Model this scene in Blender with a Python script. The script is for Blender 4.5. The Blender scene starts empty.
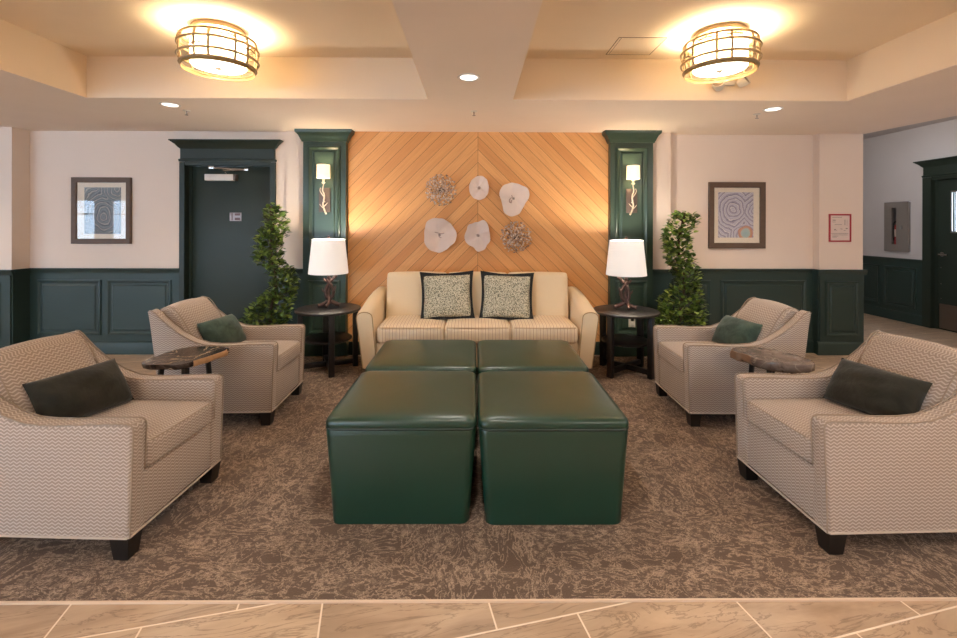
import bpy, bmesh, math, random
from mathutils import Vector, Matrix, Euler

R = math.radians
scene = bpy.context.scene
COL = scene.collection

# ------------------------------------------------------------------ camera, world, exposure
cam_data = bpy.data.cameras.new('camera')
cam = bpy.data.objects.new('camera', cam_data); COL.objects.link(cam)
cam_data.sensor_fit = 'HORIZONTAL'; cam_data.sensor_width = 36.0
cam_data.lens = 450.0 / 957.0 * 36.0
cam_data.shift_x = 0.0
cam_data.shift_y = -(319.0 - 225.0) / 957.0
cam_data.clip_start = 0.05; cam_data.clip_end = 100
cam.location = (0, 0, 1.4)
cam.rotation_euler = (Matrix.Rotation(-0.0078, 3, 'Z') @ Matrix.Rotation(R(90), 3, 'X') @ Matrix.Rotation(0.0025, 3, 'Z')).to_euler()
scene.camera = cam

scene.view_settings.view_transform = 'Standard'
scene.view_settings.look = 'None'
scene.view_settings.gamma = 1.0
scene.view_settings.use_curve_mapping = False
scene.view_settings.exposure = 1.22
scene.cycles.max_bounces = 8
scene.cycles.diffuse_bounces = 5
scene.cycles.glossy_bounces = 4
scene.cycles.transparent_max_bounces = 8
scene.cycles.sample_clamp_indirect = 6.0
scene.cycles.caustics_reflective = False
scene.cycles.caustics_refractive = False
scene.cycles.use_denoising = True

SKY_STRENGTH = 6.5            # daylight outside the windows behind the camera
FIX_W = 42.0                  # ceiling drum lights (point light inside each)
FIX_EMIT = 1.3
DOWN_W = 24.0                 # recessed downlights and the added fill spots
LAMP_W = 14.0                 # table lamps
SCONCE_W = 2.0
WARM = (1.0, 0.79, 0.50)
LAMPC = (1.0, 0.86, 0.70)
DOWNC = (1.0, 0.91, 0.81)

world = bpy.data.worlds.new('world'); scene.world = world
world.use_nodes = True
bg = world.node_tree.nodes['Background']
bg.inputs[0].default_value = (0.58, 0.77, 1.0, 1); bg.inputs[1].default_value = SKY_STRENGTH

WINDOWS = [(-14.0, -12.05), (-11.6, -9.7), (-9.3, -7.4), (-7.0, -5.1), (-4.7, -2.8)]   # x spans in the rear wall
YB = -4.6                                                            # rear wall (behind the camera)
for i, (a, b) in enumerate(WINDOWS):
    l = bpy.data.lights.new('window_portal', 'AREA'); l.shape = 'RECTANGLE'; l.size = b - a; l.size_y = 1.55
    l.cycles.is_portal = True
    o = bpy.data.objects.new('window_portal', l); COL.objects.link(o)
    o.location = ((a + b) / 2, YB - 0.02, 1.43); o.rotation_euler = (R(-90), 0, 0)

def lamp(kind, loc, power, color, size=0.05, **k):
    l = bpy.data.lights.new('lamp_light', kind); l.energy = power; l.color = color
    if kind in ('POINT', 'SPOT'): l.shadow_soft_size = size
    if kind == 'SPOT': l.spot_size = R(k.get('angle', 120)); l.spot_blend = k.get('blend', 0.8)
    if kind == 'AREA': l.shape = 'DISK'; l.size = size
    o = bpy.data.objects.new('lamp_light', l); COL.objects.link(o); o.location = loc
    return o

# ------------------------------------------------------------------ helpers
def lin(c):
    return tuple(((v / 255) / 12.92 if v / 255 <= 0.04045 else ((v / 255 + 0.055) / 1.055) ** 2.4) for v in c)

class Nodes:
    def __init__(s, name):
        s.m = bpy.data.materials.new(name); s.m.use_nodes = True
        s.t = s.m.node_tree; s.t.nodes.clear()
        s.out = s.t.nodes.new('ShaderNodeOutputMaterial')
    def n(s, typ, **kw):
        x = s.t.nodes.new(typ)
        for k, v in kw.items(): setattr(x, k, v)
        return x
    def put(s, sock, v):
        if v is None: return
        if hasattr(v, 'is_output') or isinstance(v, bpy.types.NodeSocket): s.t.links.new(v, sock)
        elif isinstance(v, tuple) and len(v) == 3 and sock.type == 'RGBA': sock.default_value = (*v, 1)
        else: sock.default_value = v
    def math(s, op, a, b=None, c=None, clamp=False):
        x = s.n('ShaderNodeMath', operation=op, use_clamp=clamp)
        s.put(x.inputs[0], a); s.put(x.inputs[1], b)
        if c is not None: s.put(x.inputs[2], c)
        return x.outputs[0]
    def coord(s, which='Object'):
        return s.n('ShaderNodeTexCoord').outputs[which]
    def sep(s, v):
        x = s.n('ShaderNodeSeparateXYZ'); s.put(x.inputs[0], v); return x.outputs
    def comb(s, a, b, c=0.0):
        x = s.n('ShaderNodeCombineXYZ'); s.put(x.inputs[0], a); s.put(x.inputs[1], b); s.put(x.inputs[2], c); return x.outputs[0]
    def mapping(s, v, scale=(1, 1, 1), loc=(0, 0, 0), rot=(0, 0, 0)):
        x = s.n('ShaderNodeMapping'); s.put(x.inputs[0], v); x.inputs[1].default_value = loc
        x.inputs[2].default_value = rot; x.inputs[3].default_value = scale; return x.outputs[0]
    def noise(s, v, scale=5, detail=4, rough=0.5, dist=0.0):
        x = s.n('ShaderNodeTexNoise'); s.put(x.inputs['Vector'], v); x.inputs['Scale'].default_value = scale
        x.inputs['Detail'].default_value = detail; x.inputs['Roughness'].default_value = rough
        x.inputs['Distortion'].default_value = dist; return x.outputs
    def white(s, v):
        x = s.n('ShaderNodeTexWhiteNoise', noise_dimensions='3D'); s.put(x.inputs['Vector'], v); return x.outputs
    def ramp(s, f, stops, interp='LINEAR'):
        x = s.n('ShaderNodeValToRGB'); s.put(x.inputs[0], f); cr = x.color_ramp; cr.interpolation = interp
        while len(cr.elements) < len(stops): cr.elements.new(0.5)
        for e, (p, c) in zip(cr.elements, stops):
            e.position = p; e.color = (*c, 1) if len(c) == 3 else c
        return x.outputs[0]
    def mix(s, f, a, b, mode='MIX'):
        x = s.n('ShaderNodeMix', data_type='RGBA', blend_type=mode)
        s.put(x.inputs[0], f); s.put(x.inputs[6], a); s.put(x.inputs[7], b); return x.outputs[2]
    def sstep(s, v, a, b):
        x = s.n('ShaderNodeMapRange', interpolation_type='SMOOTHSTEP'); s.put(x.inputs[0], v)
        x.inputs[1].default_value = a; x.inputs[2].default_value = b; return x.outputs[0]
    def bump(s, h, strength=0.3, dist=0.01):
        x = s.n('ShaderNodeBump'); s.put(x.inputs['Height'], h); x.inputs['Strength'].default_value = strength
        x.inputs['Distance'].default_value = dist; return x.outputs[0]
    def principled(s, color, rough=0.5, metal=0.0, spec=0.5, normal=None, coat=0.0, sheen=0.0, coat_rough=0.1, emit=None, emit_s=0.0):
        p = s.n('ShaderNodeBsdfPrincipled')
        s.put(p.inputs['Base Color'], color); s.put(p.inputs['Roughness'], rough); s.put(p.inputs['Metallic'], metal)
        p.inputs['Specular IOR Level'].default_value = spec
        p.inputs['Coat Weight'].default_value = coat; p.inputs['Coat Roughness'].default_value = coat_rough
        p.inputs['Sheen Weight'].default_value = sheen
        if normal is not None: s.put(p.inputs['Normal'], normal)
        if emit is not None: s.put(p.inputs['Emission Color'], emit); p.inputs['Emission Strength'].default_value = emit_s
        s.t.links.new(p.outputs[0], s.out.inputs[0]); return p
    def surf(s, sh):
        s.t.links.new(sh, s.out.inputs[0]); return s.m

def simple(name, rgb, rough=0.5, metal=0.0, spec=0.5, var=0.06, scale=20, bump=0.0, coat=0.0, sheen=0.0):
    k = Nodes(name); c = lin(rgb)
    f = k.noise(k.coord(), scale, 3)[0]
    colr = k.mix(f, tuple(x * (1 - var) for x in c), tuple(min(1, x * (1 + var)) for x in c))
    nm = k.bump(k.noise(k.coord(), scale * 8, 3)[0], bump, 0.004) if bump else None
    k.principled(colr, rough, metal, spec, nm, coat, sheen)
    return k.m

class MB:
    """collects shapes into one mesh"""
    def __init__(s): s.bm = bmesh.new()
    def merge(s, tmp, mat=None):
        if mat is not None: bmesh.ops.transform(tmp, matrix=mat, verts=tmp.verts)
        me = bpy.data.meshes.new('t'); tmp.to_mesh(me); tmp.free(); s.bm.from_mesh(me); bpy.data.meshes.remove(me); return s
    def box(s, x0, x1, y0, y1, z0, z1, bev=0.0, seg=2, mat=None):
        t = bmesh.new(); bmesh.ops.create_cube(t, size=1)
        for v in t.verts: v.co = Vector((x0 + (v.co.x + .5) * (x1 - x0), y0 + (v.co.y + .5) * (y1 - y0), z0 + (v.co.z + .5) * (z1 - z0)))
        if bev: bmesh.ops.bevel(t, geom=list(t.edges), offset=bev, segments=seg, profile=0.5, affect='EDGES')
        return s.merge(t, mat)
    def rings(s, rings, closed=True, cap0=True, cap1=True, loop=False, mat=None):
        t = bmesh.new(); V = [[t.verts.new(p) for p in r] for r in rings]
        n = len(rings[0]); m = len(rings)
        for i in range(m if loop else m - 1):
            a, b = V[i], V[(i + 1) % m]
            for j in range(n if closed else n - 1):
                k = (j + 1) % n
                try: t.faces.new((a[j], a[k], b[k], b[j]))
                except ValueError: pass
        if closed and not loop:
            if cap0: t.faces.new(list(reversed(V[0])))
            if cap1: t.faces.new(V[-1])
        bmesh.ops.recalc_face_normals(t, faces=t.faces)
        return s.merge(t, mat)
    def prism(s, pts, axis, a, b, bev=0.0, seg=2, mat=None):
        f = {'x': lambda p, d: (d, p[0], p[1]), 'y': lambda p, d: (p[0], d, p[1]), 'z': lambda p, d: (p[0], p[1], d)}[axis]
        t = bmesh.new(); A = [t.verts.new(f(p, a)) for p in pts]; B = [t.verts.new(f(p, b)) for p in pts]
        n = len(pts)
        for j in range(n): t.faces.new((A[j], A[(j + 1) % n], B[(j + 1) % n], B[j]))
        c0 = t.faces.new(A); c1 = t.faces.new(list(reversed(B)))
        bmesh.ops.recalc_face_normals(t, faces=t.faces)
        if bev:
            bmesh.ops.bevel(t, geom=list(set(c0.edges) | set(c1.edges)), offset=bev, segments=seg, profile=0.5, affect='EDGES', clamp_overlap=True)
        return s.merge(t, mat)
    def tube(s, pts, r, n=8, loop=False, mat=None):
        P = [Vector(p) for p in pts]; m = len(P)
        rr = r if isinstance(r, (list, tuple)) else [r] * m
        rings = []; up = None
        for i in range(m):
            if loop: d = P[(i + 1) % m] - P[i - 1]
            else: d = P[min(i + 1, m - 1)] - P[max(i - 1, 0)]
            d.normalize()
            if up is None:
                up = Vector((0, 0, 1)) if abs(d.z) < 0.9 else Vector((1, 0, 0))
            x = d.cross(up)
            if x.length < 1e-4: x = d.orthogonal()
            x.normalize(); y = x.cross(d).normalized(); up = y
            rings.append([P[i] + rr[i] * (x * math.cos(2 * math.pi * k / n) + y * math.sin(2 * math.pi * k / n)) for k in range(n)])
        return s.rings(rings, loop=loop, mat=mat)
    def lathe(s, prof, n=32, c=(0, 0, 0), mat=None, cap0=True, cap1=True):
        rings = [[(c[0] + r * math.cos(2 * math.pi * k / n), c[1] + r * math.sin(2 * math.pi * k / n), c[2] + z) for k in range(n)] for r, z in prof]
        return s.rings(rings, cap0=cap0, cap1=cap1, mat=mat)
    def rbox(s, c, h, r, n=6, crown=(0, 0, 0), taper=None, mat=None):
        """rounded box: centre, half sizes, corner radius; crown = bulge of each +/- face"""
        t = bmesh.new(); bmesh.ops.create_cube(t, size=2)
        bmesh.ops.subdivide_edges(t, edges=list(t.edges), cuts=n, use_grid_fill=True)
        for v in t.verts:
            q = Vector(v.co)
            # push samples towards the edges so the rounding gets geometry
            q = Vector([math.copysign(1 - (1 - abs(a)) ** 1.6, a) for a in q])
            p = Vector((q.x * h[0], q.y * h[1], q.z * h[2]))
            inner = Vector((max(-h[0] + r, min(h[0] - r, p.x)), max(-h[1] + r, min(h[1] - r, p.y)), max(-h[2] + r, min(h[2] - r, p.z))))
            d = p - inner
            if d.length > 1e-6: p = inner + d.normalized() * r
            w = [max(0.0, 1 - abs(q[i]) ** 2.5) for i in range(3)]
            for i in range(3):
                j, k = (i + 1) % 3, (i + 2) % 3
                p[i] += math.copysign(1, q[i]) * crown[i] * w[j] * w[k] * min(1, abs(q[i]) * 1.0)
            if taper: p = taper(p)
            v.co = p + Vector(c)
        return s.merge(t, mat)
    def pillow(s, w, hgt, th, n=20, power=0.45, pinch=0.05, mat=None, wr=0.0, seed=0):
        """cushion in the yz plane, thickness along x"""
        rnd = random.Random(seed); t = bmesh.new(); ph = [rnd.uniform(0, 6.28) for _ in range(6)]
        def pt(i, j, sg):
            u, v = -1 + 2 * i / n, -1 + 2 * j / n
            f = max(0, (1 - u * u)) ** power * max(0, (1 - v * v)) ** power
            yy = u * w / 2 * (1 - pinch * (1 - v * v)); zz = v * hgt / 2 * (1 - pinch * (1 - u * u))
            wv = wr * (math.sin(5 * u + 3 * v + ph[0]) + 0.6 * math.sin(9 * v - 4 * u + ph[1])) * f
            return (sg * th / 2 * f + wv, yy, zz)
        G = {}
        for sg in (1, -1):
            for i in range(n + 1):
                for j in range(n + 1):
                    if sg == -1 and (i in (0, n) or j in (0, n)): G[sg, i, j] = G[1, i, j]
                    else: G[sg, i, j] = t.verts.new(pt(i, j, sg))
            for i in range(n):
                for j in range(n):
                    t.faces.new((G[sg, i, j], G[sg, i + 1, j], G[sg, i + 1, j + 1], G[sg, i, j + 1]))
        bmesh.ops.recalc_face_normals(t, faces=t.faces)
        return s.merge(t, mat)
    def moulding(s, x0, x1, z0, z1, y, prof, mat=None, fill=True):
        """nested rectangles on a wall facing -y: prof = [(inset, height)...]"""
        rings = [[(x0 + a, y - h, z0 + a), (x1 - a, y - h, z0 + a), (x1 - a, y - h, z1 - a), (x0 + a, y - h, z1 - a)] for a, h in prof]
        return s.rings(rings, cap0=False, cap1=fill, mat=mat)
    def loft(s, rects, mat=None):
        """stack of (x0,x1,y0,y1,z) rectangles"""
        return s.rings([[(a, c, z), (b, c, z), (b, d, z), (a, d, z)] for a, b, c, d, z in rects], mat=mat)

def link(name, data, parent=None):
    o = bpy.data.objects.new(name, data); COL.objects.link(o)
    if parent is not None: o.parent = parent
    return o

def build(name, mb, mat, parent=None, smooth=40, uv=True):
    me = bpy.data.meshes.new(name); mb.bm.to_mesh(me); mb.bm.free()
    me.materials.append(mat)
    if smooth:
        me.polygons.foreach_set('use_smooth', [True] * len(me.polygons))
        me.set_sharp_from_angle(angle=R(smooth))
    if uv:
        l = me.uv_layers.new(name='box'); d = l.data
        for p in me.polygons:
            n = p.normal; ax = max(range(3), key=lambda i: abs(n[i]))
            i, j = ((1, 2), (0, 2), (0, 1))[ax]
            for li in p.loop_indices:
                co = me.vertices[me.loops[li].vertex_index].co
                d[li].uv = (co[i], co[j])
    return link(name, me, parent)

def tag(o, label=None, cat=None, group=None, kind=None):
    if label: o['label'] = label
    if cat: o['category'] = cat
    if group: o['group'] = group
    if kind: o['kind'] = kind
    return o

def thing(name, label, cat, loc=(0, 0, 0), rz=0.0, group=None):
    o = link(name, None); o.location = loc; o.rotation_euler = (0, 0, rz)
    return tag(o, label, cat, group)

def struct(name, mb=None, mat=None, parent=None, loc=None, rz=0.0):
    o = build(name, mb, mat, parent) if mb else link(name, None, parent)
    if loc: o.location = loc
    if rz: o.rotation_euler = (0, 0, rz)
    if parent is None: o['kind'] = 'structure'
    return o

def dup(root, loc, rz=0.0, label=None):
    def cp(o, parent):
        c = o.copy(); COL.objects.link(c)
        if parent is not None: c.parent = parent
        for ch in o.children: cp(ch, c)
        return c
    r = cp(root, None); r.location = loc; r.rotation_euler = (0, 0, rz)
    if label: r['label'] = label
    return r

# ------------------------------------------------------------------ materials
def m_paint(name, rgb, rough=0.6, var=0.03):
    k = Nodes(name); c = lin(rgb); co = k.coord()
    f = k.noise(co, 3, 4)[0]
    k.principled(k.mix(f, tuple(x * (1 - var) for x in c), tuple(min(1, x * (1 + var)) for x in c)), rough, 0, 0.35, k.bump(k.noise(co, 260, 2)[0], 0.08, 0.002))
    return k.m
M_WALL = m_paint('cream_wall_paint', (232, 215, 200))
M_CEIL = m_paint('ceiling_paint', (241, 226, 212), 0.8)
M_TRAY = m_paint('tray_ceiling_paint', (238, 219, 194), 0.8)
M_HALL = m_paint('grey_white_wall_paint', (196, 190, 188))
M_GREEN = m_paint('dark_green_trim_paint', (46, 62, 58), 0.38)
M_GREENP = m_paint('pilaster_green_paint', (48, 65, 55), 0.28)
M_DOOR = m_paint('door_green_paint', (38, 48, 40), 0.45)
M_BLACK = simple('espresso_wood', (22, 17, 17), 0.42, 0, 0.5, 0.15, 12)
M_LEG = simple('black_leg_wood', (24, 20, 18), 0.4, 0, 0.5, 0.1, 20)
M_WHITE = simple('white_plastic', (226, 220, 212), 0.45)
M_CHROME = simple('brushed_chrome', (190, 186, 182), 0.25, 1.0)
M_STEEL = simple('brushed_steel', (150, 140, 132), 0.38, 1.0)
M_BRONZE = simple('antique_bronze_metal', (92, 70, 64), 0.32, 0.7, 0.5, 0.35, 60, 0.3)
M_GOLD = simple('champagne_bronze_metal', (176, 152, 118), 0.4, 0.4, 0.5, 0.15, 30)
M_SILVERBR = simple('pale_gilt_branch', (226, 212, 190), 0.4, 0.2, 0.5, 0.2, 40)
M_TAUPEMETAL = simple('taupe_backplate', (96, 82, 76), 0.45, 0.3)
M_FRAME = simple('dark_walnut_frame', (98, 78, 64), 0.5, 0, 0.4, 0.2, 25, 0.1)
M_MAT = simple('ivory_mat_board', (236, 224, 206), 0.8)
M_RED = simple('red_plastic', (176, 40, 52), 0.4)
M_PAPER = simple('notice_paper', (222, 204, 194), 0.7)
M_INK = simple('grey_ink', (140, 124, 120), 0.8)
M_REDX = simple('extinguisher_red', (170, 30, 30), 0.3)
M_CABINET = simple('grey_cabinet_metal', (140, 132, 126), 0.4, 0.3)
M_DARK = simple('dark_void', (18, 18, 18), 0.8)
M_BULB = None

def m_emit(name, rgb, s):
    k = Nodes(name); e = k.n('ShaderNodeEmission'); e.inputs[0].default_value = (*rgb, 1); e.inputs[1].default_value = s
    return k.surf(e.outputs[0])
def m_shade(name, rgb, emit, es, trans=0.55):
    k = Nodes(name); c = lin(rgb)
    wv = k.noise(k.mapping(k.coord(), (120, 120, 400)), 3, 2)[0]
    cc = k.mix(wv, tuple(x * .94 for x in c), c)
    d = k.n('ShaderNodeBsdfDiffuse'); k.put(d.inputs[0], cc)
    t = k.n('ShaderNodeBsdfTranslucent'); k.put(t.inputs[0], cc)
    mx = k.n('ShaderNodeMixShader'); mx.inputs[0].default_value = trans
    k.t.links.new(d.outputs[0], mx.inputs[1]); k.t.links.new(t.outputs[0], mx.inputs[2])
    e = k.n('ShaderNodeEmission'); e.inputs[0].default_value = (*emit, 1); e.inputs[1].default_value = es
    a = k.n('ShaderNodeAddShader'); k.t.links.new(mx.outputs[0], a.inputs[0]); k.t.links.new(e.outputs[0], a.inputs[1])
    return k.surf(a.outputs[0])
M_SHADE = m_shade('white_linen_shade', (236, 232, 228), (1, .95, .90), 0.13, 0.10)
M_SCSHADE = m_shade('cream_lit_shade', (240, 228, 200), (1, .84, .56), 0.36, 0.2)
M_DRUM = m_shade('glowing_drum_shade', (240, 228, 200), (1, .83, .55), FIX_EMIT, 0.4)
M_DIFF = m_emit('lit_diffuser', (1, .93, .80), 3.0)
M_DLENS = m_emit('downlight_lens', (1, .94, .88), 1.6)

def m_glass(name='clear_glazing', tint=(1, 1, 1), ior=1.5):
    k = Nodes(name); f = k.n('ShaderNodeFresnel'); bf = k.n('ShaderNodeNewGeometry').outputs['Backfacing']
    k.put(f.inputs[0], k.math('ADD', ior, k.math('MULTIPLY', bf, 1.0 / ior - ior)))     # same reflectance from both faces of a thin pane
    t = k.n('ShaderNodeBsdfTransparent'); t.inputs[0].default_value = (*tint, 1)
    g = k.n('ShaderNodeBsdfGlossy'); g.inputs['Roughness'].default_value = 0.01
    mx = k.n('ShaderNodeMixShader'); k.t.links.new(f.outputs[0], mx.inputs[0])
    k.t.links.new(t.outputs[0], mx.inputs[1]); k.t.links.new(g.outputs[0], mx.inputs[2])
    return k.surf(mx.outputs[0])
M_GLASS = m_glass()
M_PGLASS = m_glass('picture_glazing', ior=1.38)

def m_zigzag(name, light, dark, base=0.5):
    k = Nodes(name); u = k.sep(k.coord('UV'))
    p, q, amp = 0.0275, 0.0148, 0.0095
    tri = k.math('MULTIPLY', k.math('PINGPONG', u[0], p / 2), amp / (p / 2))
    w = k.math('FRACT', k.math('DIVIDE', k.math('ADD', u[1], tri), q))
    w = k.math('ABSOLUTE', k.math('SUBTRACT', w, 0.5))
    f = k.sstep(w, 0.12, 0.27)
    fine = k.noise(k.mapping(k.coord('UV'), (1, 1, 1)), 700, 2)[0]
    f2 = k.math('ADD', k.math('MULTIPLY', f, 0.8), k.math('MULTIPLY', k.math('SUBTRACT', fine, 0.4), 0.5), clamp=True)
    col = k.mix(f2, lin(light), lin(dark))
    k.principled(col, 0.85, 0, 0.25, k.bump(k.math('SUBTRACT', fine, k.math('MULTIPLY', f, 0.6)), 0.25, 0.003), sheen=0.15)
    return k.m
M_ZIG = m_zigzag('zigzag_upholstery', (204, 190, 176), (150, 134, 124))
M_WELT = simple('upholstery_welt', (162, 146, 130), 0.8, 0, .3)
M_WELTL = simple('pale_upholstery_welt', (196, 182, 168), 0.8, 0, .3)

def m_weave(name, rgb, stripes=None, var=0.1):
    k = Nodes(name); u = k.coord('UV'); c = lin(rgb)
    fine = k.noise(k.mapping(u, (1, 1, 1)), 500, 2)[0]
    col = k.mix(fine, tuple(x * (1 - var) for x in c), tuple(min(1, x * (1 + var)) for x in c))
    if stripes:
        x = k.sep(u)[0]
        fr = k.math('FRACT', k.math('DIVIDE', x, 0.030))
        s1 = k.math('LESS_THAN', k.math('ABSOLUTE', k.math('SUBTRACT', fr, 0.25)), 0.14)
        s2 = k.math('LESS_THAN', k.math('ABSOLUTE', k.math('SUBTRACT', fr, 0.75)), 0.07)
        col = k.mix(k.math('MULTIPLY', s1, 0.8), col, lin(stripes[0]))
        col = k.mix(k.math('MULTIPLY', s2, 0.7), col, lin(stripes[1]))
    k.principled(col, 0.85, 0, 0.25, k.bump(fine, 0.2, 0.003), sheen=0.15)
    return k.m
M_SOFA = m_weave('cream_sofa_weave', (234, 213, 178))
M_SOFASTR = m_weave('striped_seat_weave', (234, 216, 188), ((196, 164, 138), (206, 178, 132)))

def m_velvet(name, rgb, hi):
    k = Nodes(name); n = k.noise(k.coord(), 9, 4, 0.6, 0.8)[0]
    col = k.mix(k.sstep(n, 0.3, 0.75), lin(rgb), lin(hi))
    k.principled(col, 0.8, 0, 0.2, k.bump(k.noise(k.coord(), 45, 3)[0], 0.25, 0.01), sheen=0.2)
    return k.m
M_VELVET = m_velvet('dark_olive_velvet', (34, 34, 28), (48, 48, 40))
M_VELVETG = m_velvet('green_velvet', (44, 62, 54), (74, 94, 84))

def m_leather():
    k = Nodes('green_leather'); co = k.coord()
    v = k.n('ShaderNodeTexVoronoi'); k.put(v.inputs['Vector'], co); v.inputs['Scale'].default_value = 260
    n = k.noise(co, 4, 4)[0]
    col = k.mix(n, lin((14, 50, 38)), lin((20, 60, 46)))
    k.principled(col, k.math('ADD', k.math('MULTIPLY', n, 0.10), 0.28), 0, 0.65, k.bump(v.outputs['Distance'], 0.06, 0.002), coat=.12, coat_rough=.3)
    return k.m
M_LEATHER = m_leather()
M_PIPE = simple('dark_green_piping', (22, 44, 38), 0.4)

def m_leopard():
    k = Nodes('speckled_cushion_print'); u = k.coord('UV')
    w = k.noise(u, 30, 2)[1]
    v = k.n('ShaderNodeTexVoronoi'); v.inputs['Scale'].default_value = 120
    x = k.n('ShaderNodeVectorMath', operation='MULTIPLY_ADD'); k.put(x.inputs[0], w); x.inputs[1].default_value = (.02, .02, .02); k.put(x.inputs[2], u)
    k.put(v.inputs['Vector'], x.outputs[0])
    f = k.sstep(v.outputs['Distance'], 0.42, 0.62)
    col = k.mix(f, lin((214, 208, 184)), lin((122, 121, 106)))
    k.principled(col, 0.8, 0, 0.3, k.bump(f, 0.15, 0.003))
    return k.m
M_LEOP = m_leopard()
M_FLANGE = simple('charcoal_flange_cloth', (40, 40, 40), 0.8, 0, .25)

def m_chevron():
    k = Nodes('oak_chevron_planks'); o = k.sep(k.coord())
    dx = k.math('SUBTRACT', o[0], 0.030)
    a = k.math('ABSOLUTE', dx)
    side = k.math('GREATER_THAN', dx, 0.0)
    w = k.math('DIVIDE', k.math('MULTIPLY', k.math('ADD', o[2], a), 0.70711), 0.098)
    al = k.math('MULTIPLY', k.math('SUBTRACT', o[2], a), 0.70711)
    idx = k.math('FLOOR', w); fr = k.math('FRACT', w)
    rnd = k.white(k.comb(idx, side, 3.3))
    g1 = k.noise(k.comb(k.math('MULTIPLY', al, 1.1), k.math('MULTIPLY', w, 3.2), k.math('MULTIPLY', rnd[0], 40)), 3.0, 5, 0.6, 0.6)[0]
    g2 = k.noise(k.comb(k.math('MULTIPLY', al, 2.0), k.math('MULTIPLY', w, 16), rnd[0]), 4.0, 3, 0.6)[0]
    base = k.ramp(rnd[0], [(0, lin((217, 155, 93))), (0.5, lin((226, 166, 103))), (1, lin((235, 179, 116)))])
    col = k.mix(k.math('MULTIPLY', k.sstep(g1, 0.35, 0.75), 0.40), base, lin((190, 130, 78)))
    col = k.mix(k.math('MULTIPLY', k.sstep(g2, 0.52, 0.72), 0.22), col, lin((170, 114, 70)))
    e = k.math('MINIMUM', fr, k.math('SUBTRACT', 1.0, fr))
    seam = k.math('MINIMUM', k.math('MULTIPLY', e, 0.098), a)
    gr = k.sstep(seam, 0.0004, 0.0024)
    col = k.mix(gr, lin((96, 58, 34)), col)
    k.principled(col, 0.42, 0, 0.4, k.bump(k.math('ADD', gr, k.math('MULTIPLY', g2, 0.05)), 0.35, 0.004))
    return k.m
M_CHEV = m_chevron()

def m_tile():
    k = Nodes('stone_look_tile'); o = k.sep(k.coord())
    th = R(12.7); cs, sn = math.cos(th), math.sin(th)
    s = k.math('ADD', k.math('MULTIPLY', o[0], cs), k.math('MULTIPLY', o[1], sn))
    t = k.math('ADD', k.math('MULTIPLY', o[0], -sn), k.math('MULTIPLY', o[1], cs))
    tr = k.math('DIVIDE', k.math('SUBTRACT', t, 1.500), 0.288)
    row = k.math('FLOOR', tr); ft = k.math('FRACT', tr)
    par = k.math('ABSOLUTE', k.math('MODULO', row, 2.0))
    sr = k.math('DIVIDE', k.math('SUBTRACT', s, k.math('SUBTRACT', 0.42, k.math('MULTIPLY', par, 0.30))), 0.60)
    ci = k.math('FLOOR', sr); fs = k.math('FRACT', sr)
    et = k.math('MULTIPLY', k.math('MINIMUM', ft, k.math('SUBTRACT', 1.0, ft)), 0.288)
    es = k.math('MULTIPLY', k.math('MINIMUM', fs, k.math('SUBTRACT', 1.0, fs)), 0.60)
    g = k.sstep(k.math('MINIMUM', et, es), 0.0022, 0.0042)
    rnd = k.white(k.comb(row, ci, 1.7))
    v = k.comb(k.math('ADD', k.math('MULTIPLY', s, 1.1), k.math('MULTIPLY', rnd[0], 30)), k.math('MULTIPLY', t, 5.5), k.math('MULTIPLY', rnd[0], 17))
    n1 = k.noise(v, 1.5, 6, 0.6, 1.0)[0]
    n2 = k.noise(v, 2.0, 6, 0.62, 1.6)[0]
    col = k.ramp(n1, [(0.25, lin((156, 131, 107))), (0.5, lin((189, 163, 136))), (0.75, lin((210, 186, 158)))])
    vein = k.sstep(k.math('ABSOLUTE', k.math('SUBTRACT', n2, 0.5)), 0.0, 0.026)
    col = k.mix(k.math('MULTIPLY', k.math('SUBTRACT', 1.0, vein), 0.6), col, lin((112, 90, 74)))
    col = k.mix(k.math('MULTIPLY', rnd[0], 0.22), col, lin((160, 136, 114)))
    col = k.mix(g, lin((240, 222, 200)), col)
    k.principled(col, k.math('ADD', 0.34, k.math('MULTIPLY', k.math('SUBTRACT', 1.0, g), 0.4)), 0, 0.45, k.bump(g, 0.3, 0.002))
    return k.m
M_TILE = m_tile()

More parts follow.
